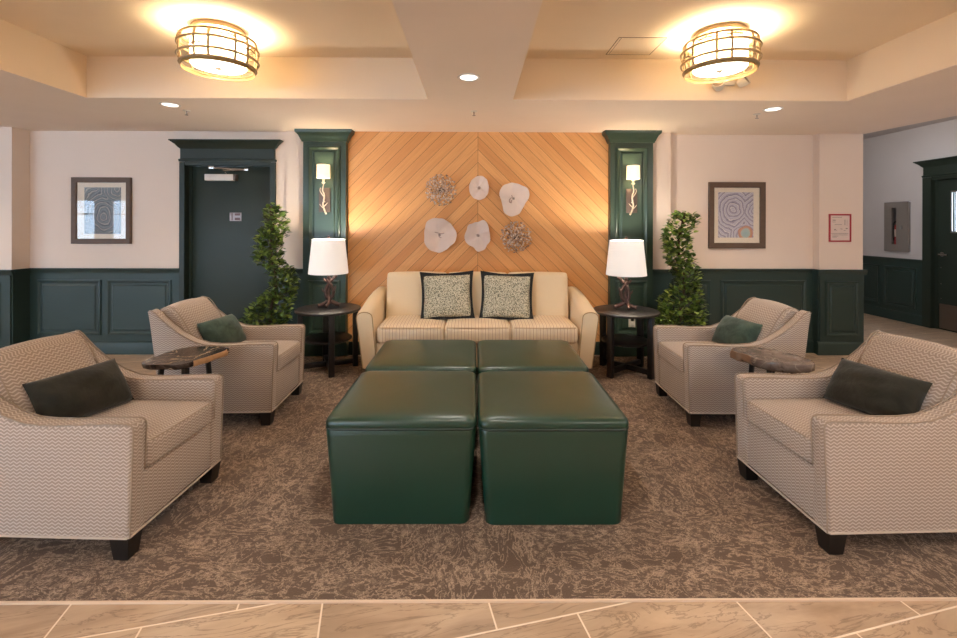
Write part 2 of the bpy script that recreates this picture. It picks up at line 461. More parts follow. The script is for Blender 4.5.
def m_carpet():
    k = Nodes('mottled_brown_carpet'); co = k.coord(); o = k.sep(co)
    wf = k.noise(co, 0.9, 2)[0]
    # streaks with changing direction
    A = k.mapping(co, (2.3, 5.6, 1), (0, 0, 0), (0, 0, R(20)))
    B = k.mapping(co, (5.0, 2.6, 1), (4, 2, 0), (0, 0, R(-38)))
    wA = k.noise(A, 2.2, 5, 0.62, 0.5)[0]
    wB = k.noise(B, 2.2, 5, 0.62, 0.5)[0]
    n = k.sep(k.mix(k.sstep(wf, 0.46, 0.54), wA, wB))[0]
    n3 = k.noise(k.mapping(co, (1, 1, 1), (7, 3, 0)), 6.5, 5, 0.66, 0.6)[0]
    vein = lambda v, c, a, b: k.math('SUBTRACT', 1.0, k.sstep(k.math('ABSOLUTE', k.math('SUBTRACT', v, c)), a, b))
    ridge = k.math('MAXIMUM', k.math('MAXIMUM', vein(n, 0.45, .002, .018), vein(n, 0.56, .004, .028)), vein(n3, 0.50, .002, .017))
    blot = k.math('MULTIPLY', k.sstep(n3, 0.50, 0.62), k.sstep(k.noise(co, 34, 4, 0.7)[0], 0.46, 0.56))
    fine = k.noise(co, 190, 2)[0]
    f = k.math('ADD', k.math('MULTIPLY', ridge, 0.80), k.math('MULTIPLY', blot, 0.65), clamp=True)
    f = k.math('MULTIPLY', f, k.sstep(fine, 0.25, 0.55))
    base = k.mix(fine, lin((88, 73, 62)), lin((114, 95, 81)))
    col = k.mix(f, base, lin((176, 153, 132)))
    k.principled(col, 0.95, 0, 0.1, k.bump(fine, 0.5, 0.006), sheen=0.1)
    return k.m
M_CARPET = m_carpet()

def m_agate(name, cols, centers, scale, seed, spot=None):
    k = Nodes(name); u = k.sep(k.coord('UV')); 
    p = k.comb(u[0], u[1], seed)
    d = None; which = None
    wob = k.noise(p, 9, 4, 0.55)[0]
    for i, (cx, cy, sx, sy) in enumerate(centers):
        dx = k.math('MULTIPLY', k.math('SUBTRACT', u[0], cx), sx); dy = k.math('MULTIPLY', k.math('SUBTRACT', u[1], cy), sy)
        q = k.math('SQRT', k.math('ADD', k.math('MULTIPLY', dx, dx), k.math('MULTIPLY', dy, dy)))
        d = q if d is None else k.math('MINIMUM', d, q)
    dd = k.math('ADD', d, k.math('MULTIPLY', k.math('SUBTRACT', wob, 0.5), 0.075))
    b = k.math('FRACT', k.math('MULTIPLY', dd, scale))
    col = k.ramp(b, cols)
    if spot:
        dx = k.math('SUBTRACT', u[0], spot[0]); dy = k.math('SUBTRACT', u[1], spot[1])
        q = k.math('ADD', k.math('SQRT', k.math('ADD', k.math('MULTIPLY', dx, dx), k.math('MULTIPLY', dy, dy))), k.math('MULTIPLY', k.math('SUBTRACT', wob, .5), .05))
        col = k.mix(k.math('LESS_THAN', q, .085), col, k.ramp(k.math('MULTIPLY', q, 11.7), [(0, lin((150, 190, 186))), (.55, lin((168, 196, 186))), (.66, lin((214, 150, 96))), (1, lin((196, 120, 86)))]))
    big = k.noise(p, 5, 2)[0]
    col = k.mix(k.math('MULTIPLY', big, 0.35), col, cols[1][1])
    k.principled(col, 0.7, 0, 0.2)
    return k.m

def m_slab(name, a, b, c, vein, seed):
    k = Nodes(name); co = k.mapping(k.coord(), (1, 1, 1), (seed, seed * 2, 0))
    n = k.noise(co, 7, 5, 0.6, 1.5)[0]
    col = k.ramp(n, [(0.34, lin(a)), (0.50, lin(b)), (0.62, lin(c))])
    v = k.sstep(k.math('ABSOLUTE', k.math('SUBTRACT', k.noise(co, 4, 4, 0.5, 2.0)[0], 0.54)), 0.0, 0.022)
    col = k.mix(v, lin(vein), col)
    k.principled(col, 0.18, 0, 0.6)
    return k.m

# ------------------------------------------------------------------ the room shell
CZ = 2.405                     # soffit height
TZ = 2.735                     # tray ceiling height
YL, YW, YR = 4.89, 4.865, 4.955   # left wall, timber wall, right wall

fl = MB().box(-14.6, 6.5, YB - .2, 9.2, -0.12, 0.0)
struct('floor', fl, M_TILE)

cp = MB().box(-2.65, 2.70, 1.674, 4.775, 0.0, 0.006)
carpet = build('carpet', cp, M_CARPET)
tag(carpet, 'brown mottled carpet inset in the tiled floor under the lounge seating', 'carpet')
ce = MB().box(-2.66, 2.71, 1.667, 1.675, 0.0, 0.0075)
build('edge_strip', ce, simple('pale_edge_strip', (222, 200, 176), 0.5, 0.0), carpet)

# ceiling: soffits, central beam, two trays
c = MB()
c.box(-14.6, -3.095, YB, 3.607, CZ, 2.80)
c.box(-14.6, 4.23, 3.607, 5.2, CZ, 2.80)
c.box(-3.095, 2.995, YB, 0.55, CZ, 2.80)
c.box(-0.375, 0.300, 0.55, 3.607, CZ, 2.80)
c.prism([(2.995, 3.607), (4.225, 3.607), (4.225, 4.92), (4.255, 4.85), (4.38, 4.05), (4.62, 2.4), (4.9, 0.0), (5.2, YB), (2.995, YB)], 'z', CZ, 2.80)
ceil = struct('ceiling', c, M_CEIL)
t = MB()
t.box(-3.10, 3.0, 0.5, 3.62, TZ, 2.79)
# lighter lining of the tray sides
for (a, b) in ((-3.095, -0.375), (0.300, 2.995)):
    t.box(a, b, 3.602, 3.607, CZ + .002, TZ); t.box(a, a + .004, 0.55, 3.607, CZ + .002, TZ)
    t.box(b - .004, b, 0.55, 3.607, CZ + .002, TZ); t.box(a, b, 0.55, 0.555, CZ + .002, TZ)
build('tray_lining', t, M_TRAY, ceil)
struct('ceiling_corridor', MB().box(4.2, 6.5, YB, 9.2, 2.80, 2.9), M_HALL)

# walls
PANEL = [(0, 0), (0.003, .014), (0.014, .017), (0.026, .010), (0.032, .004), (0.050, .004), (0.062, .013)]
FRAME = [(0, 0), (0.003, .014), (0.014, .018), (0.026, .010), (0.032, .004)]

def wainscot(parent, x0, x1, y, panels, mat=None, green=None, ends=(0, 0)):
    """boarded dado on a wall facing -y (local), with rail, base and raised panels"""
    green = green or M_GREEN
    b = MB().box(x0, x1, y - .014, y, 0.0, 0.90, mat=mat)
    for (a, bb, z0, z1) in panels: b.moulding(a, bb, z0, z1, y - .014, PANEL, mat=mat)
    build('wainscot', b, green, parent, 30)
    e0, e1 = ends
    r = MB().prism([(y, .925), (y - .036, .925), (y - .038, .915), (y - .03, .905), (y - .022, .885), (y - .02, .868), (y, .868)], 'x', x0 - e0, x1 + e1, mat=mat)
    build('chair_rail', r, green, parent, 30)
    s = MB().prism([(y, 0.0), (y - .03, 0.0), (y - .03, .118), (y - .026, .13), (y - .018, .142), (y, .142)], 'x', x0 - e0, x1 + e1, mat=mat)
    build('baseboard', s, green, parent, 30)

wl = struct('wall_left', MB().box(-14.6, -3.15, YL, YL + .2, 0, CZ).box(-2.16, -2.0, YL, YL + .2, 0, CZ).box(-3.15, -2.16, YL, YL + .2, 2.06, CZ), M_WALL)
wainscot(wl, -2.158, -2.034, YL, [])
wainscot(wl, -4.80, -3.175, YL, [(-4.70, -4.02, .205, .80), (-3.95, -3.27, .205, .80)])
col = struct('wall_column_left', MB().box(-5.45, -4.80, 4.70, YL, 0, CZ), M_WALL)
wainscot(col, -5.45, -4.80, 4.70, [(-5.35, -4.90, .205, .80)], ends=(0, .03))
sd = Matrix.Translation((-4.80, 4.70, 0)) @ Matrix.Rotation(R(90), 4, 'Z')
build('side_wainscot', MB().box(0, .19, -.014, 0, 0, .90, mat=sd).box(0, .19, -.03, 0, 0, .13, mat=sd).box(0, .19, -.034, 0, .875, .925, mat=sd), M_GREEN, col)

# timber feature wall and its plastered returns
ww = struct('wall_back', MB().box(-1.38, 1.45, YW, YW + .2, 0, CZ), M_CHEV)
build('baseboard', MB().box(-1.38, 1.45, YW - .018, YW, 0, .14), M_GREEN, ww)
wr = struct('wall_return_left', MB().box(-2.035, -1.80, YW, YL + .15, 0, CZ), M_WALL)
wainscot(wr, -2.035, -1.82, YW, [])
wq = struct('wall_return_right', MB().box(1.88, 2.123, YW, YR + .15, 0, CZ), M_WALL)
wainscot(wq, 1.90, 2.123, YW, [])
wR = struct('wall_right', MB().box(2.12, 4.0, YR, YR + .2, 0, CZ), M_WALL)
wainscot(wR, 2.123, 3.74, YR, [(2.17, 2.60, .205, .80), (2.71, 3.66, .205, .80)])
col = struct('wall_column_right', MB().box(3.745, 4.222, 4.865, YR + .6, 0, CZ), M_WALL)
wainscot(col, 3.745, 4.222, 4.865, [(3.80, 4.165, .205, .80)], ends=(.03, .03))
sd = Matrix.Translation((3.745, YR, 0)) @ Matrix.Rotation(R(-90), 4, 'Z')
build('side_wainscot', MB().box(0, .09, -.014, 0, 0, .90, mat=sd).box(0, .09, -.034, 0, .868, .925, mat=sd), M_GREEN, col)

def pilaster(name, x0, x1):
    root = struct(name)
    y = 4.79
    b = MB().box(x0, x1, y, YW + .02, 0, CZ - .06)
    build('shaft', b, M_GREENP, root)
    f = [(0, 0), (0.004, .016), (0.016, .020), (0.030, .012), (0.038, .003), (0.055, .003), (0.070, .014)]
    build('upper_panel', MB().moulding(x0 + .055, x1 - .055, .93, 2.235, y, f), M_GREENP, root, 30)
    build('lower_panel', MB().moulding(x0 + .055, x1 - .055, .235, .81, y, f), M_GREENP, root, 30)
    cr = MB().loft([(x0 - .012, x1 + .012, y - .014, YW, CZ - .125), (x0 - .014, x1 + .014, y - .018, YW, CZ - .112), (x0 - .02, x1 + .02, y - .022, YW, CZ - .105),
                    (x0 - .028, x1 + .028, y - .030, YW, CZ - .085), (x0 - .044, x1 + .044, y - .036, YW, CZ - .055), (x0 - .066, x1 + .066, y - .050, YW, CZ - .034),
                    (x0 - .071, x1 + .071, y - .053, YW, CZ - .026), (x0 - .073, x1 + .073, y - .055, YW, CZ)])
    build('crown', cr, M_GREENP, root, 25)
    bs = MB().loft([(x0 - .02, x1 + .02, y - .022, YW, 0), (x0 - .02, x1 + .02, y - .022, YW, .13), (x0 - .01, x1 + .01, y - .012, YW, .15), (x0, x1, y, YW, .155)])
    build('plinth', bs, M_GREENP, root, 25)
    return root
pilaster('trim_1', -1.826, -1.372)
pilaster('trim_2', 1.443, 1.900)

# rear wall with windows, far left wall, corridor walls
rw = MB(); xs = [-14.6] + [v for w in WINDOWS for v in w] + [6.5]
for i in range(0, len(xs), 2): rw.box(xs[i], xs[i + 1], YB - .2, YB, 0, 2.85)
for a, b in WINDOWS: rw.box(a, b, YB - .2, YB, 0, .65); rw.box(a, b, YB - .2, YB, 2.2, 2.85)
struct('wall_rear', rw, M_WALL)
for i, (a, b) in enumerate(WINDOWS):
    w = struct('window_%d' % (i + 1))
    f = MB()
    for (p, q, r_, s_) in ((a, b, .65, .71), (a, b, 2.14, 2.2), (a, a + .06, .65, 2.2), (b - .06, b, .65, 2.2), ((a + b) / 2 - .025, (a + b) / 2 + .025, .65, 2.2), (a, b, 1.70, 1.74)):
        f.box(p, q, YB - .12, YB - .06, r_, s_)
    build('window_frame', f, M_WHITE, w); build('pane', MB().box(a + .05, b - .05, YB - .095, YB - .09, .70, 2.15), M_GLASS, w)
struct('wall_far_left', MB().box(-14.8, -14.6, YB - .2, 5.2, 0, 2.85), M_WALL)
XC = 6.28
hall = struct('wall_corridor', MB().box(XC, XC + .2, YB - .2, 5.16, 0, 2.85).box(XC, XC + .2, 6.13, 6.44, 0, 2.85).box(XC, XC + .2, 6.82, 9.2, 0, 2.85).box(XC, XC + .2, 6.44, 6.82, 0, 1.02).box(XC, XC + .2, 6.44, 6.82, 1.76, 2.85).box(XC, XC + .2, 5.16, 6.13, 2.06, 2.85), M_HALL)
rm = Matrix.Translation((XC, 0, 0)) @ Matrix.Rotation(R(-90), 4, 'Z')       # local x -> -Y, local -y -> -X
wainscot(hall, -9.1, -6.235, 0, [(-7.35, -6.92, .205, .80), (-6.84, -6.33, .205, .80)], mat=rm)
struct('wall_corridor_end', MB().box(4.0, 6.5, 9.0, 9.2, 0, 2.85), M_HALL)
struct('wall_corridor_left', MB().box(4.0, 4.2, YR + .55, 9.2, 0, 2.85), M_HALL)

# ------------------------------------------------------------------ doors
def crown_head(x0, x1, y, z0, z1, mat=None):
    z1 -= .020
    h = z1 - z0; d = .15
    return MB().loft([(x0, x1, y - .03, y + d, z0), (x0 - .004, x1 + .004, y - .036, y + d, z0 + .1 * h), (x0 + .012, x1 - .012, y - .026, y + d, z0 + .14 * h), (x0 + .012, x1 - .012, y - .026, y + d, z0 + .60 * h),
                      (x0 - .005, x1 + .005, y - .036, y + d, z0 + .66 * h), (x0 - .03, x1 + .03, y - .055, y + d, z0 + .80 * h), (x0 - .066, x1 + .066, y - .080, y + d, z0 + .93 * h),
                      (x0 - .074, x1 + .074, y - .088, y + d, z0 + .95 * h), (x0 - .074, x1 + .074, y - .088, y + d, z1)], mat=mat)

d1 = struct('door_1')
f = MB().box(-3.180, -3.125, YL - .03, YL + .14, 0, 2.07).box(-2.21, -2.155, YL - .03, YL + .14, 0, 2.07).box(-3.125, -2.21, YL - .02, YL + .14, 2.035, 2.09)
f.box(-3.125, -3.095, YL + .05, YL + .14, 0, 2.035).box(-2.24, -2.21, YL + .05, YL + .14, 0, 2.035)
build('door_frame', f, M_DOOR, d1)
build('door_head', crown_head(-3.185, -2.15, YL, 2.075, 2.325), M_DOOR, d1, 25)
build('door_leaf', MB().box(-3.095, -2.24, YL + .06, YL + .105, 0.008, 2.033, .003), M_DOOR, d1)
cl = MB().box(-2.93, -2.62, YL - .0, YL + .06, 1.875, 1.945, .006)
clo = build('door_closer', cl, M_WHITE, d1)
build('closer_cap', MB().box(-2.62, -2.595, YL + .0, YL + .06, 1.875, 1.945, .004), M_TAUPEMETAL, clo)
build('closer_arm', MB().tube([(-2.70, YL + .02, 1.955), (-2.72, YL - .01, 1.985), (-2.44, YL - .06, 1.985)], .009, 8).tube([(-2.44, YL - .06, 1.985), (-2.84, YL - .02, 2.01)], .009, 8).box(-2.87, -2.81, YL - .03, YL + .0, 1.995, 2.03, .004).box(-2.465, -2.42, YL - .075, YL - .045, 1.972, 2.0, .004), M_CHROME, clo)
pq = build('door_plaque', MB().box(-2.685, -2.555, YL + .052, YL + .06, 1.437, 1.53, .002), simple('plaque_grey', (150, 142, 142), .35, .4), d1)
build('plaque_symbol', MB().box(-2.66, -2.652, YL + .049, YL + .053, 1.445, 1.522).box(-2.625, -2.570, YL + .049, YL + .053, 1.497, 1.520).box(-2.625, -2.570, YL + .049, YL + .053, 1.447, 1.474), simple('plaque_maroon', (92, 62, 60), .5), pq)

def onwall(x0, x1, y0, y1, z0, z1, mb=None, bev=0):   # box on corridor wall: along = Y range, out from wall
    return (mb or MB()).box(XC - x1, XC - x0, y0, y1, z0, z1, bev)
d2 = struct('door_2')
f = MB(); onwall(-.14, .03, 6.125, 6.24, 0, 2.07, f); onwall(-.14, .03, 5.05, 5.165, 0, 2.07, f); onwall(-.14, .02, 5.165, 6.125, 2.03, 2.09, f); onwall(-.1, -.03, 6.09, 6.125, 0, 2.03, f)
build('door_frame', f, M_DOOR, d2)
build('door_head', crown_head(-6.245, -5.045, 0, 2.075, 2.325, rm), M_DOOR, d2, 25)
lf = MB()
for (a, b, z0, z1) in ((5.165, 5.30, .001, 2.03), (5.905, 6.09, .001, 2.03), (5.30, 5.905, .001, 1.33), (5.30, 5.905, 1.85, 2.03)): onwall(-.085, -.04, a, b, z0, z1, lf)
build('door_leaf', lf, M_DOOR, d2)
wp = MB()
for (a, b, z0, z1) in ((5.28, 5.30, 1.31, 1.87), (5.905, 5.925, 1.31, 1.87), (5.28, 5.925, 1.31, 1.33), (5.28, 5.925, 1.85, 1.87)): onwall(-.09, -.03, a, b, z0, z1, wp)
wp_ = build('vision_frame', wp, M_STEEL, d2)
build('pane', onwall(-.066, -.062, 5.30, 5.905, 1.33, 1.85), M_GLASS, wp_)
hd = MB().lathe([(.0, 0), (.03, 0), (.03, .012), (.0, .012)], 16, mat=Matrix.Translation((XC + .04, 6.03, 1.02)) @ Matrix.Rotation(R(-90), 4, 'Y'))
hd.tube([(XC + .03, 6.03, 1.02), (XC - .02, 6.03, 1.02), (XC - .025, 6.02, 1.02), (XC - .025, 5.91, 1.018)], .011, 8)
build('door_handle', hd, M_CHROME, d2)
build('kick_plate', onwall(-.041, -.037, 5.19, 6.07, .02, .35), M_STEEL, d2)
sc = MB()
for z in (.42, .62, .84): sc.lathe([(0, 0), (.008, 0), (.006, .004), (0, .004)], 8, mat=Matrix.Translation((XC + .04, 6.05, z)) @ Matrix.Rotation(R(-90), 4, 'Y'))
build('door_screws', sc, M_CHROME, d2)

# ------------------------------------------------------------------ armchairs
AP = [(.405, .094), (.413, .35), (.42, .528), (.418, .548), (.408, .559), (.39, .563), (.25, .560), (.12, .553), (.03, .553), (-.05, .560), (-.13, .587), (-.215, .635), (-.295, .697),
      (-.35, .750), (-.378, .780), (-.402, .797), (-.418, .798), (-.428, .788), (-.412, .69), (-.37, .35), (-.35, .094)]
YI, YO = .232, .318
def make_armchair():
    r = thing('armchair', '', 'armchair', group='zigzag upholstered armchairs')
    base = MB().box(-.355, .398, -YI - .01, YI + .01, .094, .332, .01)
    build('base', base, M_ZIG, r)
    for s in (-1, 1):
        a = build('arm', MB().prism(AP, 'y', s * YI, s * YO, .014, 3), M_ZIG, r, 50)
        path = AP[:18]
        build('piping', MB().tube([(x + .002, s * (YO - .006), z + .002 if 2 < i < 17 else z) for i, (x, z) in enumerate(path)], .0034, 6)
              .tube([(x + .002, s * (YI + .008), z + .002 if 2 < i < 17 else z) for i, (x, z) in enumerate(path[1:15])], .003, 6), M_WELT, a)
    # tight back between the wings
    bp = [(-.07, .31), (-.12, .44), (-.18, .585), (-.25, .712), (-.292, .772), (-.318, .797), (-.346, .806), (-.38, .802), (-.408, .786), (-.402, .69), (-.37, .35), (-.355, .25)]
    rings = []
    for i in range(13):
        y = -YI + 2 * YI * i / 12; k = 1 - (y / YI) ** 4
        e = min(1.0, (YI - abs(y)) / .02); sh = (1 - math.sqrt(max(0, 1 - (1 - e) ** 2))) * .015
        rings.append([(x + .035 * k * (1 if j < 6 else 0) * min(1, (.85 - z) / .25) - (sh if j < 6 else 0), y, z + (.016 * (1 - (y / YI) ** 2) if z > .7 else 0) - (sh if z > .76 else 0)) for j, (x, z) in enumerate(bp)])
    bk = build('back', MB().rings(rings), M_ZIG, r, 50)
    for s in (-1, 1):
        build('piping', MB().tube([(x + .006, s * (YI - .008), z + .004) for x, z in bp[1:9]], .003, 6), M_WELT, bk)
    st = build('seat_cushion', MB().rbox((.135, 0, .396), (.283, YI - .004, .060), .022, 8, (0.006, 0, .014)), M_ZIG, r)
    x1, x0, yy = .412, -.10, YI - .012
    loop = lambda z: [(x0, -yy, z), (x1 - .02, -yy, z), (x1, -yy + .02, z), (x1 + .003, 0, z), (x1, yy - .02, z), (x1 - .02, yy, z), (x0, yy, z)]
    build('piping', MB().tube(loop(.447), .0034, 6).tube(loop(.345), .0034, 6), M_WELT, st)
    build('bottom_welt', MB().tube([(-.36, -YO, .097), (.40, -YO, .097), (.408, -YO + .01, .097), (.408, YO - .01, .097), (.40, YO, .097), (-.36, YO, .097)], .005, 6), M_WELTL, r)
    for x in (.365, -.30):
        for y in (-.278, .278):
            a, b = .040, .030
            build('leg', MB().loft([(x - b, x + b, y - b, y + b, 0), (x - a, x + a, y - a, y + a, .096)]), M_LEG, r)
    return r
G = 0.0075
chairs = [((-1.818, 2.197, G), R(-2.2), 'zigzag cream armchair nearest the camera on the left, dark olive pillow'),
          ((-1.822, 3.425, G), R(1.8), 'zigzag cream armchair at back left by the green door, green pillow'),
          ((1.900, 3.405, G), R(179), 'zigzag cream armchair at back right before the dark green wainscot, green pillow'),
          ((1.890, 2.212, G), R(181.6), 'zigzag cream armchair nearest the camera on the right, dark olive pillow')]
ch0 = make_armchair()
for i, (l, a, lab) in enumerate(chairs):
    if i == 0: ch0.location = l; ch0.rotation_euler.z = a; ch0['label'] = lab
    else: dup(ch0, l, a, lab)

def lumbar(chair, mat, twist, label, px=-.085, pz=.575, tilt=-33, roll=0.0, py=0.0):
    (l, a, _) = chairs[chair]
    p = thing('lumbar_pillow', label, 'pillow', group='lumbar pillows on the armchairs')
    build('cover', MB().pillow(.405 if chair in (0, 3) else .372, .245, .155, 20, .42, .03, wr=.004, seed=chair), mat, p, 60)
    q = Matrix.Rotation(a, 4, 'Z') @ Vector((px, py, pz))
    p.location = Vector(l) + q
    p.rotation_euler = (Matrix.Rotation(a + R(twist), 3, 'Z') @ Matrix.Rotation(R(tilt), 3, 'Y') @ Matrix.Rotation(R(roll), 3, 'X')).to_euler()
    seam = [(0, -.22 + .0, -.1175), (0, .22, -.1175), (0, .22, .1175), (0, -.22, .1175)]
    return p
lumbar(0, M_VELVET, -12, 'dark olive velvet lumbar pillow on the front left armchair')
lumbar(1, M_VELVETG, -10, 'green velvet lumbar pillow on the back left armchair by the door')
lumbar(2, M_VELVETG, 10, 'green velvet lumbar pillow on the back right armchair by the wainscot')
lumbar(3, M_VELVET, 12, 'dark olive velvet lumbar pillow on the front right armchair')

# ------------------------------------------------------------------ ottomans
def make_ottoman():
    r = thing('ottoman', '', 'ottoman', group='green leather cube ottomans')
    w = .352
    def tp(p):
        d = max(0, .436 - p.z) / .43
        return Vector((p.x * (1 - .088 * d), p.y * (1 - .03 * d), p.z))
    def rr(sx, sy, q, z, n=7):
        out = []
        for (ax, ay, a0) in ((1, 1, 0), (-1, 1, 90), (-1, -1, 180), (1, -1, 270)):
            for t in range(n):
                an = R(a0 + 90 * t / (n - 1)); out.append((ax * (sx - q) + q * math.cos(an), ay * (sy - q) + q * math.sin(an), z))
        return out
    lv = [(0, 0), (.02, 0), (.12, 0), (.24, 0), (.34, 0), (.41, 0), (.438, .001), (.446, .004)]
    body = MB().rings([rr((w - i_) * (1 - .088 * max(0, .436 - z) / .43), (w - i_) * (1 - .03 * max(0, .436 - z) / .43), .042, z) for z, i_ in lv])
    build('body', body, M_LEATHER, r, 50)
    tl = [(.444, .005, .042), (.4475, .001, .043), (.455, -.002, .044), (.470, -.002, .046), (.480, .001, .048), (.488, .007, .05), (.494, .017, .06), (.498, .032, .07), (.502, .06, .08), (.506, .11, .08), (.509, .18, .07), (.511, .26, .03), (.512, .32, .01)]
    cu = build('cushion_top', MB().rings([rr(w - i_, w - i_, q, z) for z, i_, q in tl]), M_LEATHER, r, 70)
    c = w - .002; q = .042; pts = []
    for (sx, sy, a0) in ((1, 1, 0), (-1, 1, 90), (-1, -1, 180), (1, -1, 270)):
        for t in range(5):
            an = R(a0 + t * 22.5); pts.append((sx * (c - q) + q * math.cos(an), sy * (c - q) + q * math.sin(an), .445))
    build('piping', MB().tube(pts, .006, 6, loop=True), M_PIPE, cu)
    return r
otts = [((-.345, 2.438, G), 'green leather cube ottoman, front left of the block of four, nearest the camera'),
        ((.372, 2.430, G), 'green leather cube ottoman, front right of the block of four, nearest the camera'),
        ((-.345, 3.190, G), 'green leather cube ottoman, back left of the block, against the sofa front'),
        ((.376, 3.186, G), 'green leather cube ottoman, back right of the block, against the sofa front')]
ot0 = make_ottoman()
for i, (l, lab) in enumerate(otts):
    if i == 0: ot0.location = l; ot0['label'] = lab
    else: dup(ot0, l, 0, lab)

# ------------------------------------------------------------------ sofa
sf = thing('sofa', 'cream three seat sofa with striped seat against the timber wall', 'sofa', (.026, 3.965, G))
build('base', MB().box(-.90, .90, .03, .84, .125, .345, .012), M_SOFA, sf)
build('back_frame', MB().prism([(.66, .30), (.72, .74), (.75, .79), (.79, .80), (.83, .78), (.85, .125), (.66, .125)], 'x', -.90, .90, .02, 3), M_SOFA, sf)
for s in (-1, 1):
    # arm: slanting outwards, round top, rising to the back
    rings = []
    for (y, zt, f) in ((-.005, .60, .6), (.0, .622, .9), (.012, .632, 1), (.15, .655, 1), (.32, .69, 1), (.45, .715, 1), (.62, .735, 1), (.80, .745, 1), (.845, .735, 1)):
        ins = .012 * (1 - f) * 2
        xo_b, xo_t, xi_t, xi_b = 1.010 - ins, 1.068 - ins, .925 + ins, .885 + ins
        hw = (xo_t - xi_t) / 2; cx = (xo_t + xi_t) / 2
        pr = [(xo_b, .125 + ins)]
        for k in range(9):
            an = math.pi * k / 8; pr.append((cx + hw * math.cos(an), zt - .05 + .05 * math.sin(an) ** .8))
        pr.append((xi_b, .125 + ins))
        rings.append([(s * x, y, z) for x, z in pr])
    a = build('arm', MB().rings(rings), M_SOFA, sf, 50)
    build('piping', MB().tube([(p[0], p[1] - .001, p[2]) for p in rings[1]], .0045, 6), simple('sofa_welt', (176, 146, 106), .8), a)
for i in range(3):
    cx = -.592 + .592 * i
    st = build('seat_cushion', MB().rbox((cx, .30, .425), (.294, .325, .078), .035, 8, (.004, .012, .018)), M_SOFASTR, sf)
    build('piping', MB().tube([(cx - .27, -.022, .49), (cx, -.036, .492), (cx + .27, -.022, .49)], .004, 6).tube([(cx - .27, -.016, .362), (cx, -.030, .360), (cx + .27, -.016, .362)], .004, 6), simple('seat_welt', (190, 160, 124), .8), st)
for i in range(3):
    cx = -.595 + .595 * i
    m = Matrix.Translation((cx, .535, .677)) @ Matrix.Rotation(R(-9), 4, 'X')
    build('back_cushion', MB().rbox((0, 0, 0), (.298, .105, .238), .034, 10, (0, .030, .010), mat=m), M_SOFA, sf)
for x in (-.86, .86):
    for y in (.09, .76):
        build('leg', MB().loft([(x - .025, x + .025, y - .025, y + .025, 0), (x - .034, x + .034, y - .034, y + .034, .13)]), M_LEG, sf)

def throw_pillow(loc, rz, rx, ry, label, seed):
    p = thing('throw_pillow', label, 'pillow', loc, group='speckled throw pillows on the sofa')
    rot = Matrix.Rotation(R(-90), 4, 'Z')
    build('cover', MB().pillow(.445, .40, .15, 22, .40, .02, seed=seed, wr=.003, mat=rot), M_LEOP, p, 60)
    rnd = random.Random(seed); ph = rnd.uniform(0, 6)
    ri, N = [], 18
    def edge(k, off):
        a = .215 + off; b = .193 + off
        s_, t_ = divmod(k, N); q = -1 + 2 * t_ / N
        bow = .024 * (1 - q * q) * (1 if off < .01 else .9)
        x, z = ((q * a, -b + bow), (a - bow, q * b), (-q * a, b - bow), (-a + bow, -q * b))[s_]
        return (x, .008 * math.sin(k * .55 + ph) * (1 if off > .01 else .3), z)
    inner = [edge(k, 0) for k in range(4 * N)]; outer = [edge(k, .044) for k in range(4 * N)]
    mb = MB()
    mb.rings([[(x, y - .004, z) for x, y, z in inner], [(x, y - .003, z) for x, y, z in outer], [(x, y + .003, z) for x, y, z in outer], [(x, y + .004, z) for x, y, z in inner]], loop=True)
    build('flange_border', mb, M_FLANGE, p, 50)
    p.rotation_euler = (R(rx), R(ry), R(rz))
    return p
throw_pillow((-.262, 4.265, .728), 3, -16, -1.5, 'square speckled pillow with charcoal border, left one on the sofa', 3)
throw_pillow((.302, 4.262, .724), -3, -16, 1.5, 'square speckled pillow with charcoal border, right one on the sofa', 8)

# ------------------------------------------------------------------ round end tables
def make_end_table():
    r = thing('end_table', '', 'side table', group='round black end tables beside the sofa')
    build('tabletop', MB().lathe([(.0, .562), (.295, .562), (.303, .566), (.306, .576), (.303, .585), (.296, .588), (0, .588)], 48), M_BLACK, r)
    build('shelf', MB().lathe([(.0, .285), (.215, .285), (.222, .289), (.222, .303), (.216, .307), (0, .307)], 40), M_BLACK, r)
    for k in range(4):
        m = Matrix.Rotation(R(90 * k), 4, 'Z')
        build('leg', MB().box(.232, .278, -.026, .026, 0, .564, .003, mat=m), M_BLACK, r)
        build('stretcher', MB().box(.0, .236, -.02, .02, .03, .075, .003, mat=m), M_BLACK, r)
    return r
et = make_end_table()
et.location = (-1.415, 4.36, G); et.rotation_euler.z = R(24); et['label'] = 'round black wooden end table left of the sofa, under a lit lamp'
dup(et, (1.440, 4.275, G), R(39.5), 'round black wooden end table right of the sofa, under a lit lamp')

